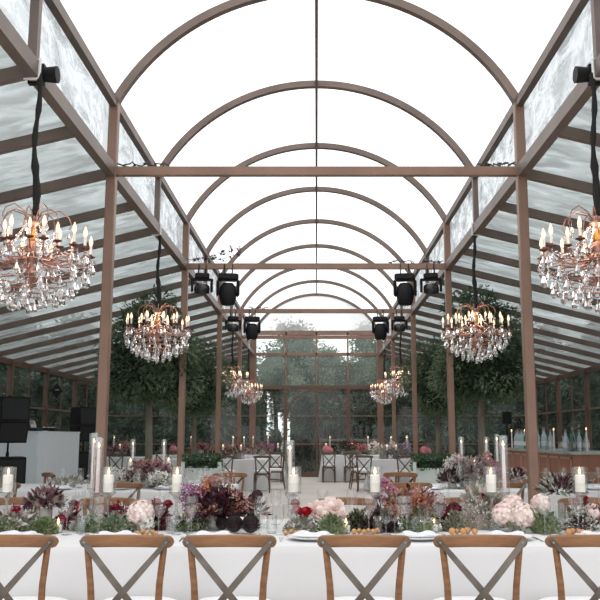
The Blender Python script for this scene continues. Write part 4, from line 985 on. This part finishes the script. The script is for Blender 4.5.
for k, lb in chl:
    for sx in (-1, 1):
        y = YK(k); x = sx*2.09 if k > -1 else (-2.07 if sx < 0 else 2.05)
        side = 'left' if sx < 0 else 'right'
        cz_ = CZ-(.07 if k == -1 else 0)
        CD.place((x, y, cz_), k*.7+sx, lb % side, 'crystal chandeliers')
        pts = []
        zt = ZL-.03; zb = cz_+.29
        for i in range(16):
            u = i/15; pts.append((x+.012*math.sin(u*9)+(sx*HX-x)*(1-u)*.3, y+.01*math.cos(u*7), zt+(zb-zt)*u))
        r = [.020+.005*math.sin(i*2.1)+(.008 if i > 9 else 0) for i in range(16)]
        rt = empty('chandelier_cable', (0,0,0), label='black cable of the '+(lb % side), cat='cable', group='chandelier cables')
        MB().tube(pts, r, 8).build('sleeve', 'fabric_black', rt)
        MB().tube([(sx*HX+.05,y,ZL-.075),(sx*HX+.055,y,ZL+.075),(sx*HX-.055,y,ZL+.075),(sx*HX-.055,y,ZL-.075),(sx*HX+.05,y,ZL-.075)], .014, 6).build('loop', 'tape', rt)
        L = bpy.data.lights.new('chandelier_glow', 'POINT'); L.energy = 8; L.color = (1,.70,.48); L.shadow_soft_size = .12
        lo = bpy.data.objects.new('chandelier_glow', L); COL.objects.link(lo); lo.location = (x, y, cz_+.12)
# round black spotlights clamped to the lower beam beside the near cables
for sx, lb in ((-1,'left'),(1,'right')):
    rt = empty('beam_spotlight', (sx*HX, YK(-1)+.1, ZL-.0), label='small round black spotlight clamped on the %s beam above the nearest chandelier' % lb, cat='spotlight', group='beam spotlights')
    MB().tube([(-sx*.06,0,0),(-sx*.16,0,0)], [.055,.065], 16).build('lamp_can', 'black', rt)
    MB().box(-.06,.06,-.025,.025,-.08,.08).build('clamp', 'black', rt, False)

# ------------------------------------------------------------------ moving-head lights
def head_big():
    root = empty('moving_head_light'); tag(root, 'x', 'stage light')
    for a in (-1,1):
        m = MB().tube([(a*.07,0,.0),(a*.07,0,-.10)], .012, 6); m.tube([(a*.07,-.055,.01),(a*.07,-.055,.07),(a*.07,.055,.07),(a*.07,.055,.01),(a*.07,-.055,.01)], .010, 6); m.build('clamp', 'black', root)
    MB().box(-.17,.17,-.13,.13,-.20,-.09,.02).build('base', 'black', root, False)
    for a in (-1,1): MB().box(a*.172-.022, a*.172+.022, -.09, .09, -.47, -.19, .02).build('yoke_arm', 'black', root, False)
    m = MB().lathe([(0,.19),(.09,.19),(.135,.13),(.15,.02),(.145,-.07),(.12,-.16),(.10,-.185),(0,-.185)], 16, (0,0,-.44)); m.build('head', 'black', root)
    MB().lathe([(0,0),(.07,0)], 16, (0,-.0,-.632)).build('lens', 'lens', root)
    m = MB().lathe([(.0,0),(.06,0),(.085,.02),(.085,.06)], 16, (0,0,0), Matrix.Rotation(PI/2, 4, 'X')); o = m.build('head_cover', 'black2', root); o.location = (0,-.06,-.42)
    return Proto(root)
def head_small():
    root = empty('wash_light'); tag(root, 'x', 'stage light')
    for a in (-1,1):
        m = MB().tube([(a*.06,0,.0),(a*.06,0,-.09)], .012, 6); m.tube([(a*.06,-.055,.01),(a*.06,-.055,.07),(a*.06,.055,.07),(a*.06,.055,.01),(a*.06,-.055,.01)], .010, 6); m.build('clamp', 'black', root)
    MB().box(-.12,.12,-.10,.10,-.17,-.08,.015).build('base', 'black', root, False)
    m = MB(); m.box(-.17,.17,-.05,.05,-.20,-.165); m.build('yoke_bridge', 'black', root, False)
    for a in (-1,1): MB().box(a*.165-.02, a*.165+.02, -.06, .06, -.40, -.165, .012).build('yoke_arm', 'black', root, False)
    m = MB().lathe([(0,.10),(.08,.10),(.125,.06),(.135,.0),(.13,-.06),(.0,-.075)], 18, (0,0,0), Matrix.Rotation(.35, 4, 'X')); o = m.build('head', 'black2', root); o.location = (0,0,-.35)
    return Proto(root)
HB, HS = head_big(), head_small()
for k, zb in ((2, 'near'), (4, 'far')):
    y = YK(k)-.0
    for px, pr, lb in (((202,HS,'outer left'),(228,HB,'inner left'),(405,HB,'inner right'),(431,HS,'outer right')) if k == 2 else ((233,HS,'outer left'),(252,HB,'inner left'),(380.5,HB,'inner right'),(399.5,HS,'outer right'))):
        nm = 'big black moving-head light' if pr is HB else 'black yoke wash light'
        pr.place((X(px, y, 3.8), y, ZL-.045), .2 if px < 316 else -.2, '%s hung from the %s cross beam, %s' % (nm, 'nearer' if k == 2 else 'further', lb), 'stage lights', scale=.95)
# cables lying on the beams
def scribble(name, x0, x1, y, z, lb, seed):
    rnd = random.Random(seed); pts = []
    for i in range(26):
        u = i/25; pts.append((x0+(x1-x0)*u+rnd.uniform(-.05,.05), y+rnd.uniform(-.03,.03), z+.01+rnd.uniform(0,.05)))
    o = MB().tube(pts, .008, 5).build(name, 'cable'); tag(o, lb, 'cable')
scribble('cable', -2.05, -1.55, YK(0), ZL+.045, 'black cable bundle lying on the left end of the nearest cross beam', 1)
scribble('cable', 1.72, 2.08, YK(0), ZL+.045, 'black cable bundle lying on the right end of the nearest cross beam', 2)
scribble('cable', 1.2, 1.6, YK(2), ZL+.045, 'black cable bundle on the second cross beam above the inner right light', 3)
scribble('cable', 1.75, 2.05, YK(2), ZL+.045, 'black cable bundle on the second cross beam above the outer right light', 4)
scribble('cable', -1.5, -1.1, YK(4), ZL+.045, 'black cable bundle on the further cross beam above the inner left light', 5)
m = MB(); rnd = random.Random(4); 
for q in range(3):
    pts = [(-2.1+.14*i, YK(2)-.02*q, ZL+.08+.035*i*(.5+.3*q)+.03*math.sin(i*1.3+q)) for i in range(7)]; m.mi = 1; m.tube(pts, .004, 5); m.mi = 0
    for p in pts[1:]:
        for _ in range(4): m.leaf(p, rv(rnd), rv(rnd), .07, .035)
o = m.build('vine_sprig', ['darkfol','stem']); tag(o, 'dry vine sprig climbing off the second cross beam at the left', 'vine')

# ------------------------------------------------------------------ stage, booth, loudspeakers
o = MB().box(-6.55, -5.05, 14.4, 21.8, 0, .28).build('stage_platform', 'stage', None, False); tag(o, 'low grey stage platform under the booth and loudspeakers on the left', 'stage')
bt = empty('music_booth', (-5.6, 17.2, .281), label='white panelled music booth on the low stage at the left', cat='booth')
MB().box(-.02, 0, 0, 3.0, 0, 1.14).build('front_panel', 'booth', bt, False); MB().box(-.85, -.021, -.02, 0, 0, 1.14).build('end_panel', 'booth', bt, False)
MB().box(-.85, -.021, 3.0, 3.02, 0, 1.14).build('end_panel', 'booth', bt, False); MB().box(-.86, .01, -.03, 3.03, 1.141, 1.165).build('counter', 'booth', bt, False)
zb = .281+1.166
o = empty('laptop', (-5.95, 18.4, zb), PI/2, label='silver laptop open on the white booth', cat='laptop')
MB().box(-.17,.17,-.12,.12,0,.015).build('keyboard_base','laptop',o,False); MB().bar((0,.12,.015),(0,.19,.23),.34,.01,(0,1,0)).build('screen','laptop',o,False)
o = empty('turntable', (-5.95, 17.75, zb), 0, label='black turntable on the near end of the white booth', cat='turntable')
MB().box(-.2,.2,-.18,.18,0,.06,.01).build('deck','black',o,False); MB().lathe([(0,.062),(.15,.062),(.15,.075),(0,.078)],20).build('platter','black2',o); MB().tube([(.16,-.1,.06),(.16,-.1,.11),(.1,.05,.10)],.006,6).build('tonearm','silver',o)
o = empty('mixer', (-5.95, 19.0, zb), 0, label='black audio mixer beyond the laptop on the white booth', cat='mixer')
MB().box(-.17,.17,-.16,.16,0,.08,.01).build('case','black',o,False)
for i in range(3):
    for j in range(3): MB().tube([(-.1+.1*i,-.09+.09*j,.08),(-.1+.1*i,-.09+.09*j,.105)],.012,8).build('knob','silver',o)
o = empty('desk_lamp', (-5.9, 17.35, zb), 0, label='small copper desk lamp at the near end of the white booth', cat='lamp')
MB().lathe([(0,0),(.06,0),(.06,.015),(.01,.02)],12).build('lamp_base','copper',o); MB().tube([(0,0,.02),(0,.03,.16),(.08,.03,.2)],.007,6).build('lamp_arm','copper',o); MB().lathe([(.05,-.05),(.02,.02),(0,.02)],12,(.1,.03,.19)).build('lamp_shade','copper',o)
def subw(x, y, lb, rz):
    r = empty('subwoofer', (x, y, .281), rz, label=lb, cat='loudspeaker', group='subwoofers')
    MB().box(-.3,.3,-.28,.30,0,.70,.015).build('cabinet','black',r,False); MB().box(-.27,.27,-.295,-.281,.05,.65).build('grille','grille',r,False)
    MB().tube([(0,0,.70),(0,0,.78)],.03,10).build('socket','black',r); MB().box(.1,.16,-.30,-.296,.10,.14).build('badge','silver',r,False)
def topsp(x, y, lb, rz):
    r = empty('line_speaker', (x, y, .985), rz, label=lb, cat='loudspeaker', group='tall loudspeaker tops')
    MB().tube([(0,0,.0),(0,0,.26)],.018,10).build('pole','black',r)
    def wedge(z0, z1, w, yb0, yb1, yf0, yf1, nm):
        m = MB().add([(-w,yf0,z0),(w,yf0,z0),(w,yb0,z0),(-w,yb0,z0),(-w,yf1,z1),(w,yf1,z1),(w,yb1,z1),(-w,yb1,z1)], [(3,2,1,0),(4,5,6,7),(0,1,5,4),(1,2,6,5),(2,3,7,6),(3,0,4,7)]); m.build(nm,'black',r,False)
        MB().add([(-w+.03,yf0-.012,z0+.03),(w-.03,yf0-.012,z0+.03),(w-.03,yf1-.012,z1-.03),(-w+.03,yf1-.012,z1-.03),(-w+.03,yf0,z0+.03),(w-.03,yf0,z0+.03),(w-.03,yf1,z1-.03),(-w+.03,yf1,z1-.03)], [(0,1,2,3),(4,5,1,0),(5,6,2,1),(6,7,3,2),(7,4,0,3)]).build('grille','grille',r,False)
    wedge(.24,.62,.27,.10,.24,-.16,-.25,'lower_cabinet'); wedge(.63,1.06,.27,.24,.18,-.25,-.22,'upper_cabinet')
    MB().box(-.02,.02,-.0,.06,1.06,1.09).build('fly_bracket','black',r,False)
subw(-5.55,15.4,'black subwoofer on the stage at the left edge of the photo',.45); topsp(-5.55,15.4,'tall black loudspeaker top above the subwoofer at the left edge',.75)
subw(-5.72,21.0,'black subwoofer on the stage beyond the white booth',.3); topsp(-5.72,21.0,'tall black loudspeaker top beyond the white booth',.8)
r = empty('flood_light', (-OX+.058, YK(5), 2.45), 0, label='small black flood light on the left wall above the booth', cat='spotlight')
MB().tube([(0,0,0),(.12,0,0)],.012,6).build('bracket','black',r); MB().add([(.1,-.14,0),(.22,-.02,.19),(.32,.1,0),(.22,-.02,-.19),(.16,.16,0)],[(0,3,1),(3,2,1),(0,1,4),(1,2,4),(2,3,4),(3,0,4)]).build('housing','black',r,False); MB().box(.19,.29,-.09,-.07,.01,.035).build('lens','lens',r,False)
r = empty('pole_speaker', (X(514,18.9,1.5), 19.6, 0), 0, label='small black loudspeaker on a thin pole at the far end of the bar', cat='loudspeaker')
MB().tube([(0,0,0),(0,0,1.62)],.015,8).build('pole','black',r); MB().box(-.10,.10,-.09,.09,1.62,1.90,.01).build('cabinet','black',r,False); MB().lathe([(0,0),(.2,0),(.2,.02),(0,.03)],16).build('foot','black',r)

# ------------------------------------------------------------------ bar
BX, BY0, BY1, BH = 4.18, 14.0, 18.9, 1.10
b = empty('bar_counter', (BX, BY0, 0), label='long mahogany panelled bar counter along the right aisle', cat='bar')
MB().box(0, .62, 0, BY1-BY0, 0, BH-.05).build('carcass', 'barwood', b, False)
MB().box(-.05, .70, -.05, BY1-BY0+.03, BH-.05, BH).build('counter_top', 'stone', b, False)
npn = 7
for i in range(npn):
    y0 = .06+i*(BY1-BY0-.1)/npn; y1 = y0+(BY1-BY0-.1)/npn-.06; m = MB()
    for (za, zc_) in ((.12,.60),(.66,1.0)):
        for (a, bb, c_, d_) in ((y0,y1,za,za+.03),(y0,y1,zc_-.03,zc_),(y0,y0+.03,za,zc_),(y1-.03,y1,za,zc_)): m.box(-.022, -.001, a, bb, c_, d_)
    m.build('panel_moulding', 'bartrim', b, False)
MB().box(-.03,-.001,0,BY1-BY0,0,.09).build('plinth','barwood',b,False)
def bottle(kind):
    root = empty('bottle'); tag(root, 'x', 'bottle')
    prof = {'a':[(0,0),(.036,0),(.038,.01),(.038,.17),(.03,.20),(.014,.235),(.013,.29),(.0,.29)], 'b':[(0,0),(.042,0),(.044,.01),(.044,.14),(.02,.19),(.015,.25),(0,.25)], 'c':[(0,0),(.035,0),(.037,.01),(.036,.2),(.012,.25),(.012,.32),(0,.32)]}[kind]
    MB().lathe(prof, 12).build('bottle_body', {'a':'tint_glass','b':'tint_glass','c':'green_glass'}[kind], root)
    MB().lathe([(.0395 if kind != 'b' else .0455,.05),(.0395 if kind != 'b' else .0455,.12)], 12).build('label', 'label', root)
    z = prof[-1][1]; MB().lathe([(0,z+.02),(.015,z+.02),(.015,z-.02)], 10).build('cap', 'spirit', root)
    return Proto(root)
BA, BB, BC = bottle('a'), bottle('b'), bottle('c')
rbb = random.Random(31)
def bar_bottle(px, y, lb, prs):
    x = min(4.83, max(4.2, X(px, y, 1.2))); pr = rbb.choice(prs)
    pr.place((x, y, BH+.001), 0, {'BA':'pale blue clear bottle','BB':'squat clear bottle','BC':'green bottle'}[['BA','BB','BC'][[BA,BB,BC].index(pr)]]+' standing '+lb, 'bottles '+lb, scale=rbb.uniform(1.1,1.35))
for i in range(7): bar_bottle(0, 17.0+.17*i, 'in the far cluster on the bar', [BA,BA,BB,BC])
for k in range(7):
    BA.place((X(537+2.3*k,15.9,1.2), 15.9+.13*(k%3), BH+.001), 0, 'pale clear bottle in the middle row on the bar', 'bottles in the middle row on the bar', scale=1.2+.12*(k%2))
for k in range(10):
    pr = (BA,BB,BA,BC)[k%4]; PX = 563+2.3*k
    pr.place((min(4.8,X(PX,14.5,1.2)), 14.35+.12*(k%3), BH+.001), 0, {0:'pale tall bottle',1:'squat clear bottle',2:'pale tall bottle',3:'green bottle'}[k%4]+' in the right cluster on the near end of the bar', 'bottles in the right cluster on the bar', scale=1.15+.14*(k%3==1))
for px, y in ((541,15.4),(545,15.4),(566,14.2),(569,14.15),(572,14.2),(558,14.7),(580,14.15)):
    TB.place((max(4.2,X(px,y,1.2)), y, BH+.001), 0, 'clear tumbler standing among the bottles on the bar', 'tumblers on the bar', scale=1.5)
CH.root; 
for px, y, lb in ((548.5,15.2,'left on the bar'),(587,14.25,'right on the bar'),(512,18.6,'at the far end of the bar'),(525,17.8,'on the bar behind the near right post')):
    x = max(4.22, min(4.8, X(px,y,1.2)))
    TC.place((x, y, BH+.001), 0, 'blush taper candle standing '+lb, 'taper candles on the bar', scale=1.15)
r = empty('wine_cooler', (4.35, 14.85, BH+.001), 0, label='small silver cup with a straw on the middle of the bar', cat='cup'); MB().lathe([(0,0),(.05,0),(.06,.13),(.055,.13),(.045,.01),(0,.01)],14).build('cup_body','silver',r); MB().tube([(0,0,.02),(-.09,0,.25)],.004,5).build('straw','tape',r)

# ------------------------------------------------------------------ light
w = bpy.data.worlds.new('overcast_sky'); sc.world = w; w.use_nodes = True; nt = w.node_tree; bg = nt.nodes['Background']
tc = nt.nodes.new('ShaderNodeTexCoord'); sp = nt.nodes.new('ShaderNodeSeparateXYZ'); cr = nt.nodes.new('ShaderNodeValToRGB')
nt.links.new(tc.outputs['Generated'], sp.inputs[0]); nt.links.new(sp.outputs['Z'], cr.inputs[0])
cr.color_ramp.elements[0].color = (.90,.92,.94,1); cr.color_ramp.elements[0].position = 0
cr.color_ramp.elements[1].color = (1,1,1,1); cr.color_ramp.elements[1].position = .6
nt.links.new(cr.outputs[0], bg.inputs[0]); bg.inputs[1].default_value = 1.7
sn = bpy.data.lights.new('soft_sun', 'SUN'); sn.energy = .5; sn.angle = 1.2; so = bpy.data.objects.new('soft_sun', sn); COL.objects.link(so); so.rotation_euler = (math.radians(20), math.radians(-12), 0)
